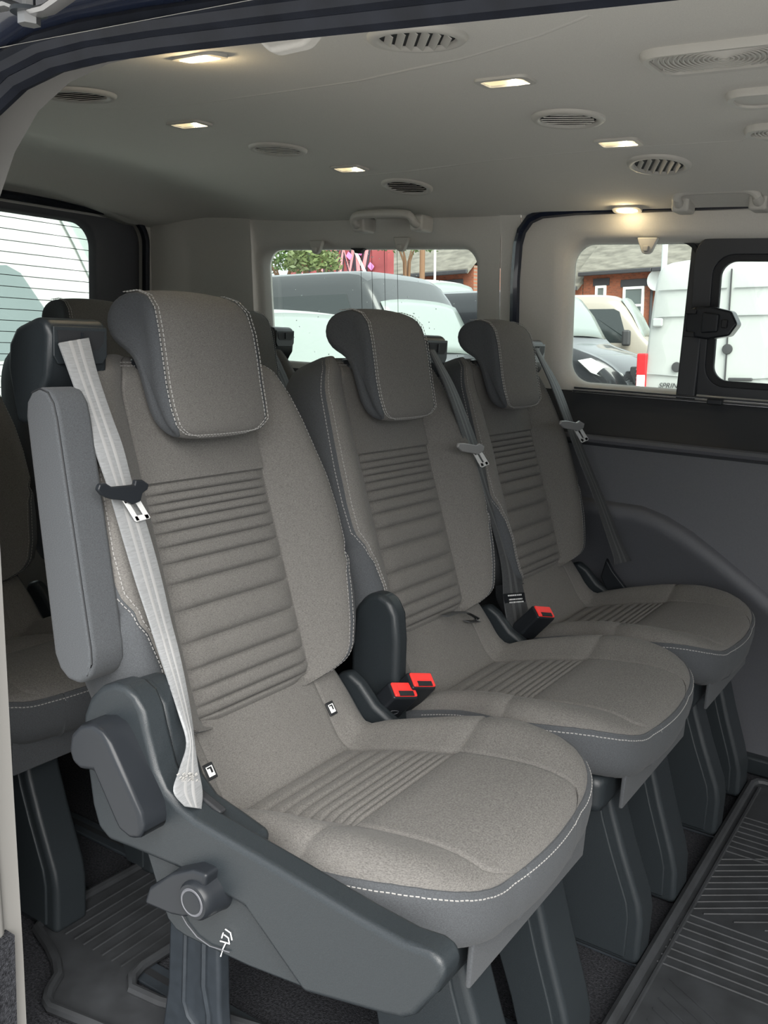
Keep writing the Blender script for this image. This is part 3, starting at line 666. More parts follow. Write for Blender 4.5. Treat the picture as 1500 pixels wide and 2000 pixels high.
def poly_px(root, p0, pts, x, th, name, mt, bevel=.0015, parent=None, holes=None):
    a = [atX(px, py, x)-p0 for px, py in pts]; mb = MB(); n = len(a); d = V((th, 0, 0))
    mb.add([q for q in a] + [q+d for q in a], [tuple(range(n)), tuple(range(2*n-1, n-1, -1))] + [(i, (i+1) % n, (i+1) % n + n, i+n) for i in range(n)])
    return mb.build(name, mt, parent or root, bevel=bevel)
b1, p1 = belt('light grey seat belt running down across the nearest seat',
  [(114,671),(135,727),(163,806),(187,883),(210,948),(220,982),(244,1064),(266,1137),(291,1212),(311,1277),(330,1333),(350,1394),(365,1450),(352,1500),(340,1545),(362,1575)],
  [(173,661),(189,727),(215,806),(239,872),(258,945),(272,982),(297,1064),(316,1137),(333,1212),(347,1265),(361,1330),(373,1400),(379,1450),(386,1500),(394,1545),(392,1580)],
  [-.956,-.930,-.908,-.890,-.876,-.868,-.848,-.828,-.803,-.776,-.748,-.719,-.698,-.680,-.668,-.662], M['webbing_grey'], M['webbing_stripe'])
x = -.856
tg = poly_px(b1, p1, [(188,944),(184,956),(192,966),(210,974),(236,977),(252,985),(268,978),(272,962),(282,955),(284,944),(272,936),(258,936),(256,946),(212,950),(200,942)], x, .007, 'tongue_grip', M['plastic_smooth'], .002)
poly_px(b1, p1, [(236,974),(246,974),(272,1016),(263,1018)], x+.001, .002, 'tongue_plate', M['plate'], .0005, tg)
poly_px(b1, p1, [(258,972),(268,970),(292,1010),(284,1014)], x+.001, .002, 'tongue_plate', M['plate'], .0005, tg)
poly_px(b1, p1, [(260,1008),(287,1003),(291,1012),(265,1019)], x+.001, .002, 'tongue_plate', M['plate'], .0005, tg)
poly_px(b1, p1, [(236,974),(262,968),(268,976),(242,984)], x+.001, .002, 'tongue_plate', M['plate'], .0005, tg)
# bar tack near the anchor
st = MB(); rnd = random.Random(3)
for k in range(70):
    a = atX(rnd.uniform(347,388), rnd.uniform(1510,1548), -.6715)-p1; st.obox(a, V((.0,.0016,.0003)), V((0,-.0001,.0004)), V((.0007,0,0)))
st.build('bar_tack', M['thread'], b1, smooth=0)
def sc7(l): return [(560+a/2.143, 580+b/2.143) for a, b in l]
b2, p2 = belt('charcoal seat belt with barcode tag beside the middle seat',
  sc7([(592,222),(600,240),(660,370),(720,540),(760,680),(810,830),(870,1000),(900,1130),(908,1250),(918,1330),(936,1405)]),
  sc7([(622,222),(627,240),(700,370),(770,540),(820,680),(862,830),(922,1000),(965,1130),(992,1240),(1010,1330),(1008,1412)]),
  [-.956,-.950,-.925,-.900,-.880,-.858,-.830,-.808,-.792,-.780,-.770], M['webbing'], M['webbing_stripe_dark'])
b3, p3 = belt('dark seat belt of the far seat running down to the wall side',
  sc7([(1036,215),(1046,240),(1105,370),(1170,540),(1230,700),(1290,850),(1340,1000),(1368,1085),(1372,1120)]),
  sc7([(1056,215),(1064,240),(1140,370),(1205,540),(1268,700),(1330,850),(1390,1000),(1424,1075),(1440,1105)]),
  [-.956,-.950,-.92,-.875,-.828,-.780,-.728,-.700,-.692], M['webbing'], M['webbing_stripe_dark'])
b4, p4 = belt('dark seat belt of the rear row, seen between near and middle headrests',
  [(508,656),(512,680),(535,730),(552,770),(590,900)], [(524,652),(530,672),(554,722),(572,768),(615,900)], [-1.758,-1.75,-1.72,-1.70,-1.64], M['webbing'], M['webbing_stripe_dark'])
def tongue(root, p0, cpx, x, scale=1.0, flip=1):
    cx, cy = cpx
    def q(l): return [(cx + a*scale, cy + b*scale) for a, b in l]
    t = poly_px(root, p0, q([(-26,-14),(-28,-6),(-20,2),(0,6),(12,8),(22,2),(24,-8),(14,-14),(8,-10),(-14,-14)]), x, .006, 'tongue_grip', M['grip_sheen'], .002)
    for l in ([(4,4),(10,3),(26,30),(20,33)], [(14,2),(20,0),(36,26),(30,29)], [(18,26),(32,22),(36,28),(22,34)], [(4,4),(18,-1),(22,5),(8,10)]): poly_px(root, p0, q(l), x+.001, .002, 'tongue_plate', M['plate'], .0004, t)
    return t
tongue(b2, p2, (918,879), -.862)
tongue(b3, p3, (1116,834), -.838, .9)
# printed tag on the middle belt
def tagpt(u, v): # u across 0..1, v down 0..1
    a = V((983,1160)).lerp(V((1024,1157)), u); b = V((990,1200)).lerp(V((1029,1196)), u); c = a.lerp(b, v); return atX(c.x, c.y, -.786)-p2
mb = MB(); mb.add([tagpt(0,0),tagpt(1,0),tagpt(1,1),tagpt(0,1)], [(0,1,2,3)]); lb = mb.build('tag', M['plastic_smooth'], b2, smooth=0, solid=.0006)
mb = MB(); e = V((.0012,0,0))
def bar(u0, u1, v0, v1): mb.add([tagpt(u0,v0)+e, tagpt(u1,v0)+e, tagpt(u1,v1)+e, tagpt(u0,v1)+e], [(0,1,2,3)])
rnd = random.Random(5)
for v in (.06,.26,.40):
    u = .12 + rnd.random()*.1
    while u < .85: w = rnd.uniform(.02,.07); bar(u, min(u+w,.9), v, v+.07); u += w + .02
bar(.28,.42,.55,.66); bar(.58,.80,.55,.66)
bar(.02,.98,.72,.98); mb.build('print', M['white'], lb, smooth=0)
mb = MB(); e = V((.0016,0,0)); u = .08
while u < .92: w = rnd.choice((.012,.02,.035)); bar(u, u+w, .74, .93); u += w + rnd.choice((.015,.03))
mb.build('barcode', M['black'], lb, smooth=0)
st = MB()
for k in range(50):
    a = atX(rnd.uniform(990,1028), rnd.uniform(1203,1222), -.782)-p2; st.obox(a, V((0,.003,.0005)), V((0,0,.0007)), V((.0009,0,0)))
st.build('bar_tack', M['thread_dark'], b2, smooth=0)
# anchor of the far belt
ac = atY(1218, 1108, 2.22)
an = MB(); an.prism([(.03,-.06),(.09,-.095),(.09,-.115),(0,-.11),(-.05,-.03),(-.04,.02),(-.02,-.01)], -.02, -.005); o = an.build('belt_anchor_trim', M['plastic_smooth'], None, bevel=.004); o.location = ac; tag(o, 'black plastic belt anchor trim between far seat and wall', 'anchor')

# buckles
def buckle(pt_px, y, tilt, label, glyph):
    c = atY(*pt_px, y)
    r = thing('seat_belt_buckle', label, 'buckle', c, (math.radians(tilt[0]), math.radians(tilt[1]), math.radians(tilt[2])), 'seat belt buckles')
    mb = MB(); mb.box((-.016,-.026,-.078),(.016,.026,-.002)); bd = mb.build('housing', M['plastic_smooth'], r, bevel=.005, seg=3)
    mb = MB(); mb.box((-.013,-.023,-.004),(.013,.023,.001)); bt = mb.build('release_button', M['red'], r, bevel=.003)
    mb = MB(); mb.box((.004,-.015,-.001),(.0125,.015,.0018)); mb.build('slot', M['black'], r)
    mb = MB(); mb.box((-.007,-.014,.0005),(.001,.014,.0016)); mb.build('grip', M['red'], bt, bevel=.0006)
    if glyph:
        mb = MB(); mb.tube([(.0162 if glyph > 0 else -.0162, .011*math.cos(a), -.045+.0055*math.sin(a)) for a in np.linspace(0, 2*PI, 25)[:-1]], .0005, 5, closed=True); mb.build('oval_mark', M['trim_dark'], bd)
    mb = MB(); mb.box((-.009,-.016,-.15),(.009,.016,-.07)); mb.build('stalk', M['black'], r, bevel=.003)
    return r
buckle((790,1346), 1.235, (-14,38,-30), 'black seat belt buckle with bright red button, front one of the pair', 1)
buckle((826,1327), 1.275, (-14,38,-30), 'black buckle with red button, tucked just behind the other of the pair', 0)
buckle((1064,1194), 1.745, (-14,38,-30), 'black buckle with red button beside the barcode belt tag', 0)
# strap loop on the middle seat
mb = MB(); pts = [atX(a, b, -.80) for a, b in ((868,1203),(890,1196),(912,1196),(930,1206),(932,1213),(912,1214))]
mb.tube(pts, .009, 8, flat=.15); o = mb.build('strap_loop', M['webbing']); tag(o, 'small black strap loop poking out under the middle backrest', 'strap')

# ------------------------------------------------------------------ floor mats and rails
def prism_thing(name, label, cat, poly, z0, z1, mt, bevel):
    c = V((sum(p[0] for p in poly)/len(poly), sum(p[1] for p in poly)/len(poly)))
    r = thing(name, label, cat, (c.x, c.y, 0)); mb = MB(); mb.prism([(p[0]-c.x, p[1]-c.y) for p in poly], z0, z1, 'z'); mb.build('mat_sheet', mt, r, bevel=bevel); return r, c
fm, fc = prism_thing('rubber_mat', 'large black ribbed rubber mat in front of the seats', 'floor mat', [(-.345,.70),(-.345,2.18),(-.33,2.20),(.95,2.20),(.95,.70)], .001, .010, M['mat_rubber'], .002)
path = [(-.343,.70),(-.343,2.17),(-.335,2.19),(-.32,2.198),(.95,2.198)]
mb = MB(); mb.tube([(a-fc.x, b-fc.y, .014) for a, b in path], .009, 8); mb.build('raised_rim', M['mat_rubber'], fm)
mb = MB(); mb.tube([(a-fc.x+.020, b-fc.y, .011) for a, b in path[:2]], .004, 6); mb.build('inner_rim', M['mat_rubber'], fm)
def mrib(p, q, r=.0022):
    mb = MB(); mb.tube([(p[0]-fc.x, p[1]-fc.y, .0105), (q[0]-fc.x, q[1]-fc.y, .0105)], r, 6); mb.build('rib', M['mat_rubber'], fm)
def band(y0, n, dy, x0, slope):
    for i in range(n): mrib((x0, y0+i*dy), (.55, y0+i*dy+slope*(.55-x0)))
# bands of straight ribs crossing the mat, chevrons between them
def zp(l): return [atZ(800+a/2.143, 1350+b/2.143, .010) for a, b in l]
g1 = zp([(1035,1130),(1155,930)]); g2 = zp([(1310,665),(1395,527)])
for i in range(8):
    t = i/7; p = g1[0].lerp(g1[1], t); mrib((p.x, p.y), (.55, p.y+.01))
for i in range(8):
    t = i/7; p = g2[0].lerp(g2[1], t); mrib((p.x, p.y), (.55, p.y+.01))
p0_, p1_ = zp([(1185,910),(1285,705)])
for i in range(9):
    t = i/8; p = p0_.lerp(p1_, t); mrib((p.x, p.y), (p.x+.16, p.y+.125), .0018)
for i in range(9):
    p = (p0_.x+.02+i*.05, p0_.y-.005+.008*i); mrib(p, (p[0]+.20, p[1]+.15), .0018)
for i in range(16):
    y = g1[0].y - .03 - i*.028; mrib((-.30, y), (-.14, y-.10), .0018)
    mrib((-.12, y-.02), (.06, y-.13), .0018)
rmp = [(-1.198,.895),(-1.185,.868),(-1.13,.850),(-1.095,.835),(-1.065,.815),(-1.048,.785),(-1.035,.772),(-1.018,.766),(-.94,.78),(-.80,.80),(-.68,.82),(-.68,.93),(-.80,.90),(-.90,.868),(-.955,.862),(-.975,.880),(-.982,.905),(-.978,.98),(-.965,1.2),(-.96,1.9),(-1.19,1.9),(-1.19,1.1)]
rm, rc = prism_thing('rubber_mat', 'black rubber mat with curved rim behind the nearest seat', 'floor mat', rmp, .001, .008, M['mat_rubber'], .002)
mb = MB(); mb.tube([(a-rc.x, b-rc.y, .013) for a, b in rmp], .0085, 8, closed=True); mb.build('raised_rim', M['mat_rubber'], rm)
for i in range(9):
    xx = -1.165 + i*.022
    mb = MB(); mb.tube([(xx-rc.x, .89+.0*i-rc.y, .0085), (xx-rc.x, 1.6-rc.y, .0085)], .002, 6); mb.build('rib', M['mat_rubber'], rm)
# floor rails for the seats
k = 0
for sy in SEAT_Y:
    for dy in (-.075,.148):
        mb = MB(); mb.box((-1.9, sy+dy-.022, 0),(-.32, sy+dy+.022, .006)); o = mb.build('trim_%d' % (10+k), M['dark_metal'], bevel=.002); struct(o, 'black floor rail under a seat'); k += 1
        mb = MB(); mb.box((-1.9, sy+dy-.006, .0055),(-.33, sy+dy+.006,.0068)); mb.build('groove', M['black'], o)
        mb = MB(); mb.box((-.40, sy+dy-.014, .006),(-.347, sy+dy+.014,.012)); mb.build('end_cap', M['metal'] if 0 else M['plastic_smooth'], o, bevel=.003)
# tray box with louvres below the rear bench (dark heater panel)
mb = MB(); mb.box((-1.76,.86,.0),(-1.70,1.30,.26)); hp_ = mb.build('bench_panel', M['plastic_smooth'], None, bevel=.01); tag(hp_, 'dark louvred plastic panel beneath the shadowed rear seat', 'panel')
for i in range(5):
    mb = MB(); mb.box((-1.702,.88,.06+i*.022),(-1.690,1.28,.068+i*.022)); mb.build('louvre', M['plastic_smooth'], hp_)

# ------------------------------------------------------------------ ceiling fittings
def vent(px, py, label, ang=0, opened=0.5):
    p = ceil_hit(px, py); r = thing('air_vent', label, 'air vent', (p.x, p.y, p.z), (0, 0, ang), 'round ceiling air vents')
    gy = (Zc(p.x, p.y+.06) - Zc(p.x, p.y-.06))/.12; gx = (Zc(p.x+.06, p.y) - Zc(p.x-.06, p.y))/.12
    n = V((-gx, -gy, 1)).normalized(); q = V((0,0,1)).rotation_difference(n)
    r.rotation_euler = (q.to_matrix() @ Matrix.Rotation(ang, 3, 'Z')).to_euler()
    mb = MB(); mb.lathe((0,0,0), [(.066,.004),(.065,-.003),(.061,-.0065),(.054,-.007),(.050,-.004),(.048,.001),(.047,.003)], 'z', 40); mb.build('ring', M['trim_vent'], r, smooth=60)
    mb = MB(); mb.lathe((0,0,0), [(.0,-.0012),(.049,-.0012),(.049,.003)], 'z', 32); mb.build('duct', M['black'], r)
    for i in range(6):
        y = -.037 + i*.0148; h = math.sqrt(max(.0001, .046**2 - y*y)); mb = MB()
        a = opened; mb.obox((0, y, -.0045), V((h,0,0)), V((0, .0078*math.cos(a), .0078*math.sin(a)*.45)), V((0, -.0006*math.sin(a), .0006*math.cos(a)))); mb.build('louvre', M['trim_vent'], r)
    return r
vent(815, 72, 'large open round ceiling vent nearest the camera at the top', 2.2, 1.0)
vent(1110, 230, 'round ceiling vent between two lit lamps, centre right', .3, .35)
vent(1287, 320, 'open round ceiling vent near the far grab handle', 2.0, 1.1)
vent(152, 183, 'round ceiling vent at upper left beside the door header', .2, .5)
vent(543, 290, 'closed round ceiling vent between two small lamps on the rear side', .1, .3)
vent(795, 363, 'small far round ceiling vent above the quarter window handle', .1, .8)
def lamp(px, py, label, sx=.045, sy=.027, ang=0.0, p=None, lens='lamp_dim'):
    p = p or ceil_hit(px, py); gy = (Zc(p.x, min(p.y+.05,2.34)) - Zc(p.x, max(p.y-.05,.57)))/.1; n = V((0, -gy, 1)).normalized(); q = V((0,0,1)).rotation_difference(n)
    r = thing('ceiling_lamp', label, 'lamp', p, (q.to_matrix() @ Matrix.Rotation(ang, 3, 'Z')).to_euler(), 'lit ceiling lamps')
    a = rrect(-sx, sx, -sy, sy, .012, 6); b = rrect(-sx+.010, sx-.010, -sy+.008, sy-.008, .006, 6)
    mb = MB(); mb.grid([[(x, y, .004) for x, y in a], [(x*.985, y*.985, -.004) for x, y in a], [(x, y, -.0045) for x, y in b], [(x, y, .002) for x, y in b]], closed_c=True); mb.build('bezel', M['trim_vent'], r, smooth=60)
    mb = MB(); mb.cap([(x, y, -.001) for x, y in b]); mb.build('lens', M[lens], r, smooth=0)
    mb = MB(); mb.lathe((sx*.25, sy*.2, -.003), [(.0,-.003),(.004,-.001),(.005,.002)], 'z', 12); mb.build('bulb', M['bulb'], r)
    return r
lamp(987, 157, 'lit ceiling lamp between the two right-hand round vents', ang=0)
lamp(1208, 277, 'small lit ceiling lamp right of centre, next to far open vent')
lamp(370, 241, 'small lit ceiling lamp at left beside the rear round vent')
lamp(683, 328, 'small lit ceiling lamp above the quarter window side')
dl = lamp(390, 110, 'bright warm lamp in the door header', .040, .022, 0, lens='lamp')
mb = MB(); mb.lathe((-.012, .004, -.003), [(.0,-.003),(.004,-.001),(.005,.002)], 'z', 12); mb.build('bulb', M['bulb'], dl)
fp = atY(1225, 408, 2.29); fp.z = 1.3165
fl = lamp(0, 0, 'bright courtesy lamp above the far sliding door window', .036, .016, 0, fp, 'lamp')
fl.rotation_euler = (math.radians(-18), 0, 0)
for o, e in ((dl, .2), (fl, .12)):
    ld = bpy.data.lights.new('bulb_glow', 'POINT'); ld.energy = e; ld.color = (1.0,.78,.45); ld.shadow_soft_size = .008; lo = bpy.data.objects.new('bulb_glow', ld); COL.objects.link(lo); lo.parent = o; lo.location = (0, 0, -.012)

def speaker(px, py, w, h, label, ribs=True, ang=.0):
    p = ceil_hit(px, py); gy = (Zc(p.x, p.y+.06) - Zc(p.x, p.y-.06))/.12; q = V((0,0,1)).rotation_difference(V((0,-gy,1)).normalized())
    r = thing('ceiling_speaker' if ribs else 'ceiling_cover', label, 'speaker' if ribs else 'cover', p, (q.to_matrix() @ Matrix.Rotation(ang, 3, 'Z')).to_euler())
    mb = MB(); a = rrect(-w, w, -h, h, .035, 8); b = rrect(-w+.012, w-.012, -h+.012, h-.012, .028, 8)
    mb.grid([[(x, y, .004) for x, y in a], [(x*.99, y*.99, -.006) for x, y in a], [(x*.95, y*.95, -.011) for x, y in a], [(x, y, -.010) for x, y in b], [(x, y, -.006) for x, y in b]], closed_c=True); mb.cap([(x, y, -.006) for x, y in b]); mb.build('housing', M['trim_vent'], r, smooth=40)
    if ribs:
        k = 1
        while k*.0065 < max(w, h)*1.25:
            rr = k*.0065; k += 1; seg = []
            def flush():
                if len(seg) > 2: mb = MB(); mb.tube(seg, .0017, 5); mb.build('rib', M['trim_vent'], r)
            for i in range(73):
                a_ = 2*PI*i/72; x, y = rr*math.cos(a_), rr*math.sin(a_)
                if abs(x) < w-.016 and abs(y) < h-.016: seg.append((x, y, -.0068))
                else: flush(); seg = []
            flush()
    return r
speaker(1415, 103, .105, .062, 'large rectangular ceiling speaker with concentric ribs at upper right')
speaker(1520, 183, .075, .048, 'plain grey ceiling cover at the right edge', False)
speaker(1530, 250, .065, .038, 'small ceiling speaker grille at the right edge below the plain cover')

def grab(pxa, pxb, y, label):
    a = atY(*pxa, y); b = atY(*pxb, y); c = (a+b)/2; L = (b.x-a.x)/2
    r = thing('grab_handle', label, 'handle', c, group='grab handles')
    mb = MB(); pts = [(-L*.93, .03, -.014), (-L*.93, -.012, -.016), (-L*.93, -.026, -.006), (-L*.86, -.030, .008), (-L*.6,-.031,.011), (0,-.031,.012), (L*.6,-.031,.011), (L*.86,-.030,.008), (L*.93,-.026,-.006), (L*.93,-.012,-.016), (L*.93,.03,-.014)]
    mb.tube(pts, .0125, 10); mb.build('grip', M['trim_vent'], r, sub=1)
    for sg in (-1, 1):
        mb = MB(); mb.box((sg*L*.90-.020, -.004, -.032),(sg*L*.90+.020,.06,.012)); mb.build('foot', M['trim_vent'], r, bevel=.008, seg=3)
    return r
grab((695,425), (820,432), 2.24, 'grey grab handle above the rear quarter window')
grab((1322,382), (1490,384), 2.24, 'grey grab handle above the sliding window at right')
def hook(px, py, y, label):
    c = atY(px, py, y); r = thing('coat_hook', label, 'hook', c, group='coat hooks')
    mb = MB(); mb.prism([(-.026,.012),(.026,.012),(.024,.006),(.012,-.022),(.006,-.027),(-.006,-.027),(-.012,-.022),(-.024,.006)], -.006, .010); mb.build('plate', M['trim_vent'], r, bevel=.003)
    mb = MB(); mb.prism([(-.008,-.008),(.008,-.008),(.006,-.022),(-.006,-.022)], -.015, -.004); mb.build('peg', M['trim_vent'], r, bevel=.003)
    return r
hook(618, 478, 2.335, 'small grey coat hook at left above the quarter window')
hook(784, 472, 2.335, 'small grey coat hook at right above the quarter window')
hook(1265, 474, 2.335, 'small grey coat hook above the fixed pane of the sliding door')
c = atY(572, 72, .70); r = thing('coat_hook', 'pale plastic hook on the door header beside the bright lamp', 'hook', c)
mb = MB(); mb.prism([(-.04,.012),(.03,.016),(.028,.0),(.016,-.010),(-.022,-.012),(-.034,-.004)], -.006, .012); mb.build('plate', M['trim_light'], r, bevel=.005)
# door-frame bracket above the opening
M['bracket_steel'] = mat('grey_zinc_steel', (.30,.30,.30), .4, metal=.8)
c = atY(75, 30, .50); br = thing('door_bracket', 'bright metal bracket and bolt above the door opening', 'bracket', c)
mb = MB(); pth = [atY(a, b, .50)-c for a, b in ((-10,14),(20,8),(45,18),(70,24),(95,18),(115,4),(135,-10))]; mb.tube(pth, .0075, 8, flat=.45); mb.build('arm', M['bracket_steel'], br)
c2 = atY(57, 38, .50)-c; mb = MB(); mb.lathe(c2, [(.0085,-.004),(.0085,.004),(.005,.006),(.005,.02)], 'z', 6); mb.build('bolt', M['bracket_steel'], br)
mb = MB(); mb.lathe(c2, [(.014,.004),(.014,.007),(.006,.008)], 'z', 20); mb.build('washer', M['dark_metal'], br)

# ------------------------------------------------------------------ outside: car park, vans, houses
TH = math.radians(-3.0)          # the van stands nose down, so the level car park is tilted in its frame
RO = Matrix.Rotation(TH, 3, 'Y')
OM = {}
OM['white'] = mat('white_van_paint', (.35,.36,.35), .35, coat=.4)
OM['black'] = mat('black_van_paint', (.014,.015,.018), .25, coat=.6)
OM['dark'] = mat('dark_grey_van_paint', (.030,.033,.035), .3, coat=.5)
OM['silver'] = mat('silver_roof_paint', (.33,.34,.34), .35, coat=.4)
OM['brown'] = mat('bronze_van_paint', (.28,.25,.21), .35, coat=.4)
OM['glass'] = mat('dark_van_glass', (.02,.025,.025), .08, spec=.8)
OM['screen'] = mat('sky_reflection_windscreen', (.21,.245,.23), .2, spec=.8)  # pale sky reflection painted into the glass colour
OM['side_glass'] = mat('side_glass', (.12,.15,.15), .08, spec=.8)
OM['lens'] = mat('headlamp_glass', (.75,.76,.75), .15)
OM['tail'] = mat('red_tail_lens', (.55,.015,.02), .25)
OM['rub'] = mat('tyre_rubber', (.02,.02,.02), .8)
OM['trim'] = mat('bumper_plastic', (.03,.03,.032), .6)
OM['tarmac'] = mat('car_park_concrete', (.44,.435,.42), .95, noise=(8, .2), bump=(90, .4, .01))
def out_root(name, label, cat, ref_local, world, yaw, group=None):
    R_ = RO @ Matrix.Rotation(math.radians(yaw), 3, 'Z'); r = thing(name, label, cat, world - R_ @ V(ref_local), R_.to_euler(), group); return r
g = MB(); NG = 30
g.grid([[(x, y, 0) for y in np.linspace(-30, 90, 7)] for x in np.linspace(-70, 40, 7)])
go = g.build('ground', OM['tarmac'], smooth=0); go.rotation_euler = RO.to_euler(); go.location = (0, 0, -.55); struct(go, 'grey tarmac car park outside the van')

def make_van(label, ref, world, yaw, L=5.3, W=2.0, H=2.0, body='white', roof=None, screen='screen', cab='side_glass', rear_glass=None, hood=1.12, group=None, wsc=.06, band=None):
    r = out_root('parked_van', label, 'van', ref, world, yaw, group or 'vans parked outside')
    wb = L-1.10   # foot of the windscreen
    wt = wb - .45*(H-1.25) - .12
    st = [(0,.94,H-.10),(.03,.97,H-.05),(.12,.99,H-.015),(.6,1,H),(wt-.7,1,H),(wt-.25,1,H-.012),(wt,.99,H-.05),(wt+.5*(wb-wt),.985,(H+hood)/2+.09),(wb,.985,hood+.10),(wb+.12,.98,hood+.03),(wb+.55,.965,hood-.09),(L-.32,.93,hood-.20),(L-.14,.88,hood-.34),(L-.03,.80,hood-.52),(L,.72,hood-.70)]
    rows = []
    hw = W/2
    for x, k, h in st:
        w = hw*k; cab_ = min(1, max(0, (h-hood)/.6)) if x < wb else 0
        top = max(h, .42); b = min(1.05, top-.12); tw = w*(1 - .075*max(0, (top-1.0)))
        if x > wb: tw = w*.93
        half = [(w*.96,.28),(w,.45),(w*1.0,b*.75+.1),(w*.995,b),(w*.5+tw*.5,b+(top-b)*.45),(tw,top-.16*min(1,(top-b)*1.2)),(tw*.93,top-.055),(tw*.72,top-.012),(0,top)]
        rows.append([(x, y, z) for y, z in half] + [(x, -y, z) for y, z in half[-2::-1]])
    mb = MB(); mb.grid(rows); mb.cap(rows[0]); mb.cap(rows[-1]); mb.build('body', OM[body], r, sub=1, smooth=45)
    def surf(x):   # half width by height at station x for z
        return 0
    def sidept(x, z, sg, d=.006):
        k = np.interp(x, [a[0] for a in st], [a[1] for a in st]); h = np.interp(x, [a[0] for a in st], [a[2] for a in st]); w = hw*k; top = max(h,.42); b = min(1.05, top-.12); tw = w*(1-.075*max(0, top-1.0))
        if x > wb: tw = w*.93
        zt = top-.16*min(1,(top-b)*1.2)
        y = np.interp(z, [.28,.45,b*.75+.1,b,b+(top-b)*.45,zt,top], [w*.96,w,w,w*.995,w*.5+tw*.5,tw,tw*.85])
        return (x, sg*(y+d), z)
    def sidepoly(name, pts, mt, parent=r, d=.006):
        for sg in (-1, 1):
            mb = MB(); a = [sidept(x, z, sg, d) for x, z in pts]; c_ = [sidept(x, z, sg, d-.02) for x, z in pts]; n = len(a)
            mb.add(a + c_, [tuple(range(n))] + [(i,(i+1)%n,(i+1)%n+n,i+n) for i in range(n)]); mb.build(name, mt, parent, smooth=0)
    # windscreen laid on the sloping front
    rows = []
    for t in np.linspace(wsc,.97,7):
        x = wt + (wb-wt)*t; h = np.interp(x, [a[0] for a in st], [a[2] for a in st]); w = hw*.93*(.86+.12*t)
        rows.append([(x + .03*(1-(u)**2), u*w, h + .022 - .055*abs(u)**3 - .01) for u in np.linspace(-1,1,11)])
    mb = MB(); mb.grid(rows); mb.build('windscreen', OM[screen], r, solid=.012)
    zb = 1.12; zt = min(1.72, H-.30)
    sidepoly('cab_window', [(wt-.62,zb),(wb-.22,zb),(wb-.30,zb+.08),(wt+.02,zt-.05),(wt-.08,zt),(wt-.62,zt)], OM[cab])
    if rear_glass: sidepoly('side_window', [(.5,zb+.02),(wt-.85,zb+.02),(wt-.85,zt),(.5,zt)], OM[rear_glass])
    if band: sidepoly('glazed_band', [(.35,band[0]),(wt+.15,band[0]),(wt-.25,band[1]),(.35,band[1])], OM['glass'], d=.003); sidepoly('lower_flank', [(.3,.45),(wb-.1,.45),(wb-.1,1.0),(.3,1.0)], OM['black'], d=.003)
    for x in (wt-.72, wt-1.9):
        sidepoly('door_gap', [(x-.006,.45),(x+.006,.45),(x+.006,zt+.05),(x-.006,zt+.05)], OM['trim'], d=.003)
    for x in (.95, L-.95):
        for sg in (-1, 1):
            mb = MB(); mb.lathe((x, sg*(hw-.12), .33), [(.0,-.1),(.2,-.1),(.31,-.09),(.33,-.05),(.33,.05),(.31,.1),(.2,.1),(.0,.08)], 'y', 24); wh = mb.build('wheel', OM['rub'], r)
            mb = MB(); mb.lathe((x, sg*(hw-.12), .33), [(.0,.115*sg),(.18,.11*sg),(.2,.10*sg)], 'y', 20); mb.build('hub', OM['silver'], wh)
    for sg in (-1, 1):
        # headlamp wraps round the corner
        pts = []
        mb = MB(); z0 = hood-.36
        a = [(wb+.42, hw*.985, z0+.14),(wb+.60, hw*.965, z0+.17),(L-.30, hw*.90, z0+.06),(L-.13, hw*.74, z0-.04),(L-.10, hw*.66, z0-.17),(L-.17, hw*.84, z0-.15),(wb+.62, hw*.985, z0-.02)]
        mb.add([(x, sg*y, z) for x, y, z in a] + [(x-.06, sg*(y-.06), z) for x, y, z in a], [tuple(range(7))] + [(i,(i+1)%7,(i+1)%7+7,i+7) for i in range(7)]); mb.build('headlamp', OM['lens'], r, solid=.01)
        mb = MB(); mb.obox((wb-.28, sg*(hw+.13), 1.20), (.07,0,0), (0,.09,0), (0,0,.14)); mb.build('mirror', OM['trim'], r, bevel=.04, seg=3)
        mb = MB(); zl = .95; mb.box((-.012, sg*hw*.97-.06, zl),(.10, sg*hw*.97+.06, zl+.58)); tl = mb.build('tail_lamp', OM['tail'], r, bevel=.02)
        mb = MB(); mb.box((-.018, sg*hw*.97-.05, zl+.19),(.06, sg*hw*.97+.05, zl+.33)); mb.build('clear_lens', OM['lens'], tl, bevel=.01)
    mb = MB(); mb.prism([(-hw*.52,hood-.62),(hw*.52,hood-.62),(hw*.46,hood-.30),(-hw*.46,hood-.30)], L-.14, L-.03, 'x'); gr = mb.build('grille', OM['trim'], r, bevel=.02)
    for i in range(5):
        mb = MB(); z = hood-.58+i*.058; mb.box((L-.035,-hw*.5,z),(L-.012,hw*.5,z+.022)); mb.build('grille_bar', OM['silver'], gr, bevel=.005)
    mb = MB(); mb.lathe((L-.012,0,hood-.44), [(.075,0),(.07,.012),(.0,.016)], 'x', 20); mb.build('badge', OM['lens'], gr)
    mb = MB(); mb.box((L-.20,-hw*.92,.25),(L+.02,hw*.92,.50)); mb.build('bumper', OM['trim'] if body != 'white' else OM['white'], r, bevel=.05, seg=3)
    return r

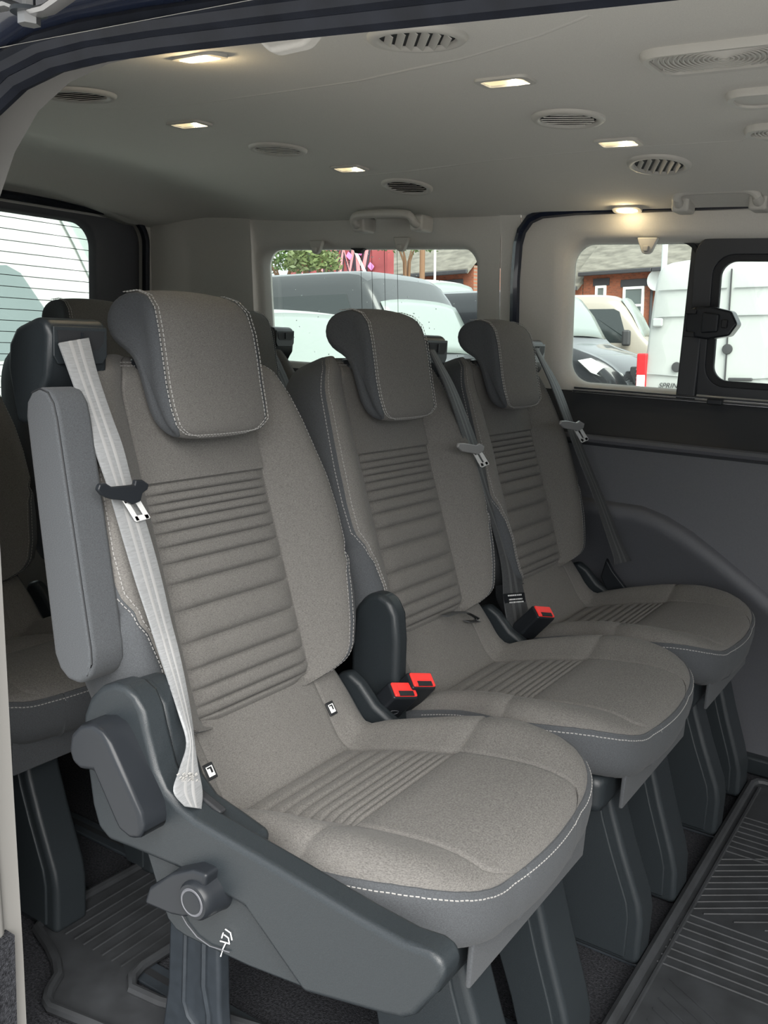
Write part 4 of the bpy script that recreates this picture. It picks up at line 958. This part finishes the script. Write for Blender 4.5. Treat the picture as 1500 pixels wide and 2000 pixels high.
# white panel van seen from behind, through the sliding door window
P = atY(1432, 494, 11.0)
wv = make_van('tall white panel van seen from behind with red tail lamps', (0,0,2.62), P, 90, L=5.9, W=1.98, H=2.62, body='white', cab='side_glass')
def rear_line(y0, z0, y1, z1, w=.006, mt=None, name='door_seam'):
    mb = MB(); d = V((0, y1-y0, z1-z0)).normalized(); n = V((0,-d.z,d.y)); a = V((-.012,y0,z0)); b = V((-.012,y1,z1)); mb.obox((a+b)/2, (b-a)/2, n*w, V((.012,0,0))); mb.build(name, mt or OM['trim'], wv, smooth=0)
rear_line(0,.5,0,2.45)
for z in (1.95,2.25): rear_line(-.80,z,-.04,z,.004,OM['silver'],'pressed_line'); rear_line(.04,z,.80,z,.004,OM['silver'],'pressed_line')
rear_line(.06,1.24,.88,1.30,.004,OM['silver'],'pressed_line'); rear_line(-.06,1.24,-.88,1.30,.004,OM['silver'],'pressed_line')
def wpt(px, py): # point on the rear face of the white van
    Rw = wv.rotation_euler.to_matrix(); q = ray(px, py); n = Rw @ V((1,0,0)); o = wv.location - V((0,0,CZ)); t = o.dot(n)/q.dot(n); return Rw.transposed() @ (q*t + V((0,0,CZ)) - wv.location)
for px, py in ((1322,717),(1421,682)):
    q = wpt(px, py); mb = MB(); mb.lathe((-.014, q.y, q.z), [(.0,-.022),(.052,-.018),(.058,.0)], 'x', 20); mb.build('lock_cover', OM['trim'], wv)
q = wpt(1447, 741); mb = MB(); mb.box((-.05, q.y-.13, q.z-.018),(-.02, q.y+.13, q.z+.018)); mb.build('door_handle', OM['trim'], wv, bevel=.012, seg=3)
q = wpt(1286, 630); mb = MB(); mb.box((-.05, q.y-.06, q.z-.05),(.0, q.y+.06, q.z+.05)); mb.build('hinge', OM['silver'], wv, bevel=.02)
fc_ = bpy.data.curves.new('van_lettering', 'FONT'); fc_.body = 'SPRINTER'; fc_.size = .085; fc_.extrude = .003; fc_.align_x = 'CENTER'; fc_.shear = .3
to = bpy.data.objects.new('tmp_text', fc_); COL.objects.link(to); bpy.context.view_layer.update()
tm = bpy.data.meshes.new_from_object(to.evaluated_get(bpy.context.evaluated_depsgraph_get())); bpy.data.objects.remove(to)
q = wpt(1317, 753); lt = bpy.data.objects.new('lettering', tm); COL.objects.link(lt); tm.materials.append(OM['trim']); lt.parent = wv; lt.location = (-.014, q.y, q.z-.03); lt.rotation_euler = (PI/2, 0, -PI/2)

make_van('glossy black van with bright headlamp, nose to the white van', (4.72,-.88,.84), atY(1188, 716, 12.6), -4, L=5.0, H=1.98, body='black', screen='screen', cab='glass', hood=1.14)
make_van('bronze grey van parked behind the black van', (3.3,0,2.02), atY(1178, 577, 17.5), 11, L=5.3, H=2.02, body='brown', screen='screen', cab='glass')
make_van('dark grey tall van with silver roof, seen through the quarter window', (3.5,-.6,2.30), atY(690, 528, 10.1), -3, L=5.6, W=2.05, H=2.32, body='dark', cab='glass', wsc=.38, band=(1.18,1.98))
make_van('white van with big pale windscreen low in the quarter window', (3.4,0,1.95), atY(585, 600, 8.0), -10, L=5.0, H=1.95, body='white', cab='side_glass')
make_van('white van roof showing right of the dark tall van', (3.0,0,2.4), atY(850, 547, 20.0), -6, L=5.2, H=2.4, body='white', cab='side_glass')
make_van('white van close behind the tailgate window', (3.86,-.90,1.74), atX(52, 512, -5.3), 18, L=5.6, W=2.0, H=2.5, body='white', cab='side_glass', hood=1.2, wsc=.32)

# houses
OM['brick'] = mat('red_brick', (.30,.10,.055), .9, noise=(3.0, .25))
OM['stone'] = mat('sooty_tan_render', (.22,.18,.12), .95, noise=(1.4, .35), bump=(6, .5, .05))
OM['slate'] = mat('weathered_slate_roof', (.15,.14,.12), .9, noise=((2.2,1.2,9), .30), bump=((2.2,1.2,9), .5, .04))
OM['frame'] = mat('white_window_frame', (.8,.8,.78), .5)
OM['pipe'] = mat('dark_pipe', (.035,.035,.04), .6)
def brick_nodes(m, scale):
    nt = m.node_tree; b = nt.nodes['Principled BSDF']; br = nt.nodes.new('ShaderNodeTexBrick'); t = nt.nodes.new('ShaderNodeTexCoord'); mp = nt.nodes.new('ShaderNodeMapping'); mp.inputs['Rotation'].default_value = (PI/2,0,0)
    nt.links.new(t.outputs['Object'], mp.inputs[0]); nt.links.new(mp.outputs[0], br.inputs['Vector']); br.inputs['Scale'].default_value = scale
    br.inputs['Color1'].default_value = (.26,.075,.035,1); br.inputs['Color2'].default_value = (.17,.055,.03,1); br.inputs['Mortar'].default_value = (.18,.13,.10,1); br.inputs['Mortar Size'].default_value = .012
    nt.links.new(br.outputs['Color'], b.inputs['Base Color'])
brick_nodes(OM['brick'], 4.0)
def house(label, ref, world, yaw, w, wall, windows, h=5.2, depth=6, rise=2.6, pipes=(), dishes=()):
    r = out_root('terraced_house', label, 'house', ref, world, yaw, 'terraced houses behind the car park')
    mb = MB(); mb.box((0,0,-6),(w,depth,h)); mb.build('wall', OM[wall], r, smooth=0)
    mb = MB(); mb.prism([(-.35,h-.12),(depth/2,h+rise),(depth+.35,h-.12),(depth+.35,h-.3),(depth/2,h+rise-.2),(-.35,h-.3)], -.02, w+.02, 'x'); mb.build('roof', OM['slate'], r, smooth=0)
    mb = MB(); mb.box((0,-.42,h-.30),(w,-.30,h-.16)); mb.build('gutter', OM['pipe'], r, bevel=.03)
    for x, z, ww, hh in windows:
        a = rrect(x, x+ww, z, z+hh, .01, 2); b = rrect(x+.09, x+ww-.09, z+.09, z+hh-.09, .01, 2); n = len(a)
        mb = MB(); mb.grid([[(p[0],.02,p[1]) for p in a],[(p[0],-.06,p[1]) for p in a],[(p[0],-.06,p[1]) for p in b],[(p[0],.02,p[1]) for p in b]], closed_c=True); f = mb.build('window_frame', OM['frame'], r, smooth=0)
        mb = MB(); mb.box((x+.05,-.02,z+.05),(x+ww-.05,.03,z+hh-.05)); mb.build('pane', OM['side_glass'], f, smooth=0)
        mb = MB(); mb.box((x+.05,-.055,z+hh*.62),(x+ww-.05,-.015,z+hh*.62+.08)); mb.build('transom', OM['frame'], f, smooth=0)
        mb = MB(); mb.box((x-.12,-.03,z+hh),(x+ww+.12,.02,z+hh+.26)); mb.build('lintel', OM['pipe'] if wall == 'brick' else OM['stone'], f, smooth=0)
        mb = MB(); mb.box((x-.10,-.12,z-.14),(x+ww+.10,.02,z)); mb.build('sill', OM['stone'], f, smooth=0)
    for x in pipes:
        mb = MB(); mb.tube([(x,-.10,-6),(x,-.10,h-.1)], .055, 8); mb.build('downpipe', OM['pipe'], r)
    for x, z in dishes:
        mb = MB(); mb.lathe((x,-.30,z), [(.0,.08),(.20,.05),(.36,-.05),(.37,-.04),(.21,.07),(.0,.10)], 'y', 20); d_ = mb.build('satellite_dish', OM['silver'], r)
        mb = MB(); mb.tube([(x,0,z-.25),(x,-.2,z-.1)], .03, 6); mb.build('bracket', OM['pipe'], d_)
    return r
E0 = atY(1132, 524, 34.0)
house('red brick terraced house with white windows and slate roof', (0,-.3,5.2), E0, -12, 3.0, 'brick', [(.55,3.2,.45,1.35),(1.72,2.6,.85,1.85)], pipes=(2.9,), dishes=((3.2,4.6),))
R_h = RO @ Matrix.Rotation(math.radians(-12), 3, 'Z')
house('tan stone terraced house with a downpipe and satellite dish', (0,-.3,5.2), E0 + R_h @ V((3.02,0,0)), -12, 9.0, 'stone', [(1.05,3.3,.45,1.35),(2.6,2.55,1.1,2.3),(5.5,2.5,1.1,2.2)], pipes=(1.62,), dishes=((2.05,4.8),))
house('brick terraced house at the left end with low slate roof', (0,-.3,5.2), E0 + R_h @ V((-3.04,0,-.5)), -12, 3.0, 'brick', [(1.2,2.7,1.0,1.7)], pipes=(.5,))
house('brick house with slate roof beyond the dark van', (8,-.3,5.2), atY(915, 517, 30.0), -12, 8.0, 'brick', [(6.3,3.0,1.1,1.5)], rise=2.9)
# street furniture
def pole(label, px, py0, y, rr, top_extra, mt):
    p = atY(px, py0, y); r = out_root('pole', label, 'pole', (0,0,6), p, 0); mb = MB(); mb.tube([(0,0,-1),(0,0,6+top_extra)], rr, 10); mb.build('shaft', mt, r); mb = MB(); mb.lathe((0,0,6+top_extra), [(rr*1.3,0),(rr*1.3,.15),(0,.2)], 'z', 10); mb.build('cap', mt, r)
OM['wood'] = mat('brown_wooden_pole', (.16,.085,.045), .8)
OM['palemetal'] = mat('pale_painted_steel', (.50,.54,.52), .5)
pole('pale steel lamp post in front of the stone house', 1299, 480, 20, .06, 1.5, OM['palemetal'])
pole('brown wooden pole beside the slate roof', 825, 490, 24, .08, 1.0, OM['wood'])
pole('thin white pole above the dark van', 850, 480, 22, .03, .6, OM['frame'])
# graffiti wall
OM['redwall'] = mat('faded_red_wall', (.27,.055,.06), .8, noise=(.8, .25))
OM['pink'] = mat('pink_graffiti', (.85,.22,.55), .7)
OM['ink'] = mat('black_graffiti', (.03,.02,.03), .7)
OM['rose'] = mat('dusty_rose_graffiti', (.62,.22,.24), .7)
gw = out_root('graffiti_wall', 'dark red wall with black and pink graffiti beyond the bushes', 'wall', (4.2,0,3.4), atY(757, 478, 26.0), -10)
mb = MB(); mb.box((-.5,0,-3),(4.2,.3,4.2)); mb.build('wall_slab', OM['redwall'], gw, smooth=0)
def stroke(pts, r, mt, y, name):
    mb = MB(); mb.tube([(x, y, z) for x, z in pts], r, 8, flat=.25, up=(0,1,0)); mb.build(name, mt, gw)
for i, pts in enumerate(([(.2,2.6),(.1,3.2),(.6,3.6),(.9,3.1),(.4,2.9)], [(1.1,2.5),(1.2,3.5),(1.6,2.8),(1.9,3.6)], [(2.0,2.5),(2.2,3.4),(2.5,2.6),(2.7,3.5)], [(2.9,2.6),(2.8,3.4),(3.3,3.3),(3.1,2.6)])):
    stroke(pts, .20, OM['ink'], -.02, 'black_stroke'); stroke([(x+.05, z+.05) for x, z in pts], .09, OM['rose'], -.06, 'rose_stroke')
for x, z in ((.35,3.3),(1.15,3.15),(1.65,3.0),(2.5,3.1),(3.0,3.2),(3.5,2.7)):
    stroke([(x, z),(x+.1,z+.12)], .12, OM['pink'], -.09, 'pink_blot')
stroke([(2.4,4.0),(3.5,2.3)], .06, OM['frame'], -.12, 'white_stroke')
# bushes
OM['leaf'] = mat('bush_leaf', (.07,.12,.028), .6, noise=(2.5, .5)); OM['leaf2'] = mat('olive_leaf', (.10,.13,.045), .6, noise=(2.5, .4))
def bush(label, world, rx, rz, n, mt, seed):
    r = thing('bush', label, 'bush', world, RO.to_euler()); rn = random.Random(seed); mb = MB()
    for i in range(n):
        a = rn.uniform(0, 2*PI); c_ = rn.uniform(-.3, 1); q = rn.uniform(.55, 1.0); s_ = math.sqrt(max(0, 1-c_*c_)); p = V((rx*q*s_*math.cos(a), rx*q*s_*math.sin(a), rz*q*c_*(1+.25*math.sin(5*a))))
        d = V((rn.uniform(-1,1), rn.uniform(-1,1), rn.uniform(-.6,1))).normalized(); e_ = d.cross(V((rn.uniform(-1,1), rn.uniform(-1,1), .3))).normalized(); L_ = rn.uniform(.09,.2)
        mb.add([p, p + d*L_*.5 + e_*L_*.22, p + d*L_, p + d*L_*.5 - e_*L_*.22], [(0,1,2,3)])
    o = mb.build('foliage', mt, r, smooth=0); o['kind'] = 'stuff'
    for i in range(4):
        mb = MB(); a = i*1.6; mb.tube([(0,0,-3),(.1*math.cos(a),.1*math.sin(a),-.5),(rx*.5*math.cos(a),rx*.5*math.sin(a),rz*.4)], [.05,.04,.012], 6); mb.build('stem', OM['wood'], r)
bush('green leafy bush in front of the graffiti wall', atY(552, 512, 18.0), 1.0, .75, 1500, OM['leaf'], 1)
bush('olive bush with long leaves beside the graffiti', atY(610, 518, 17.0), .62, .50, 800, OM['leaf2'], 2)
bush('small green treetop above the slate roof edge', atY(795, 478, 25.0), .9, .7, 600, OM['leaf'], 3)
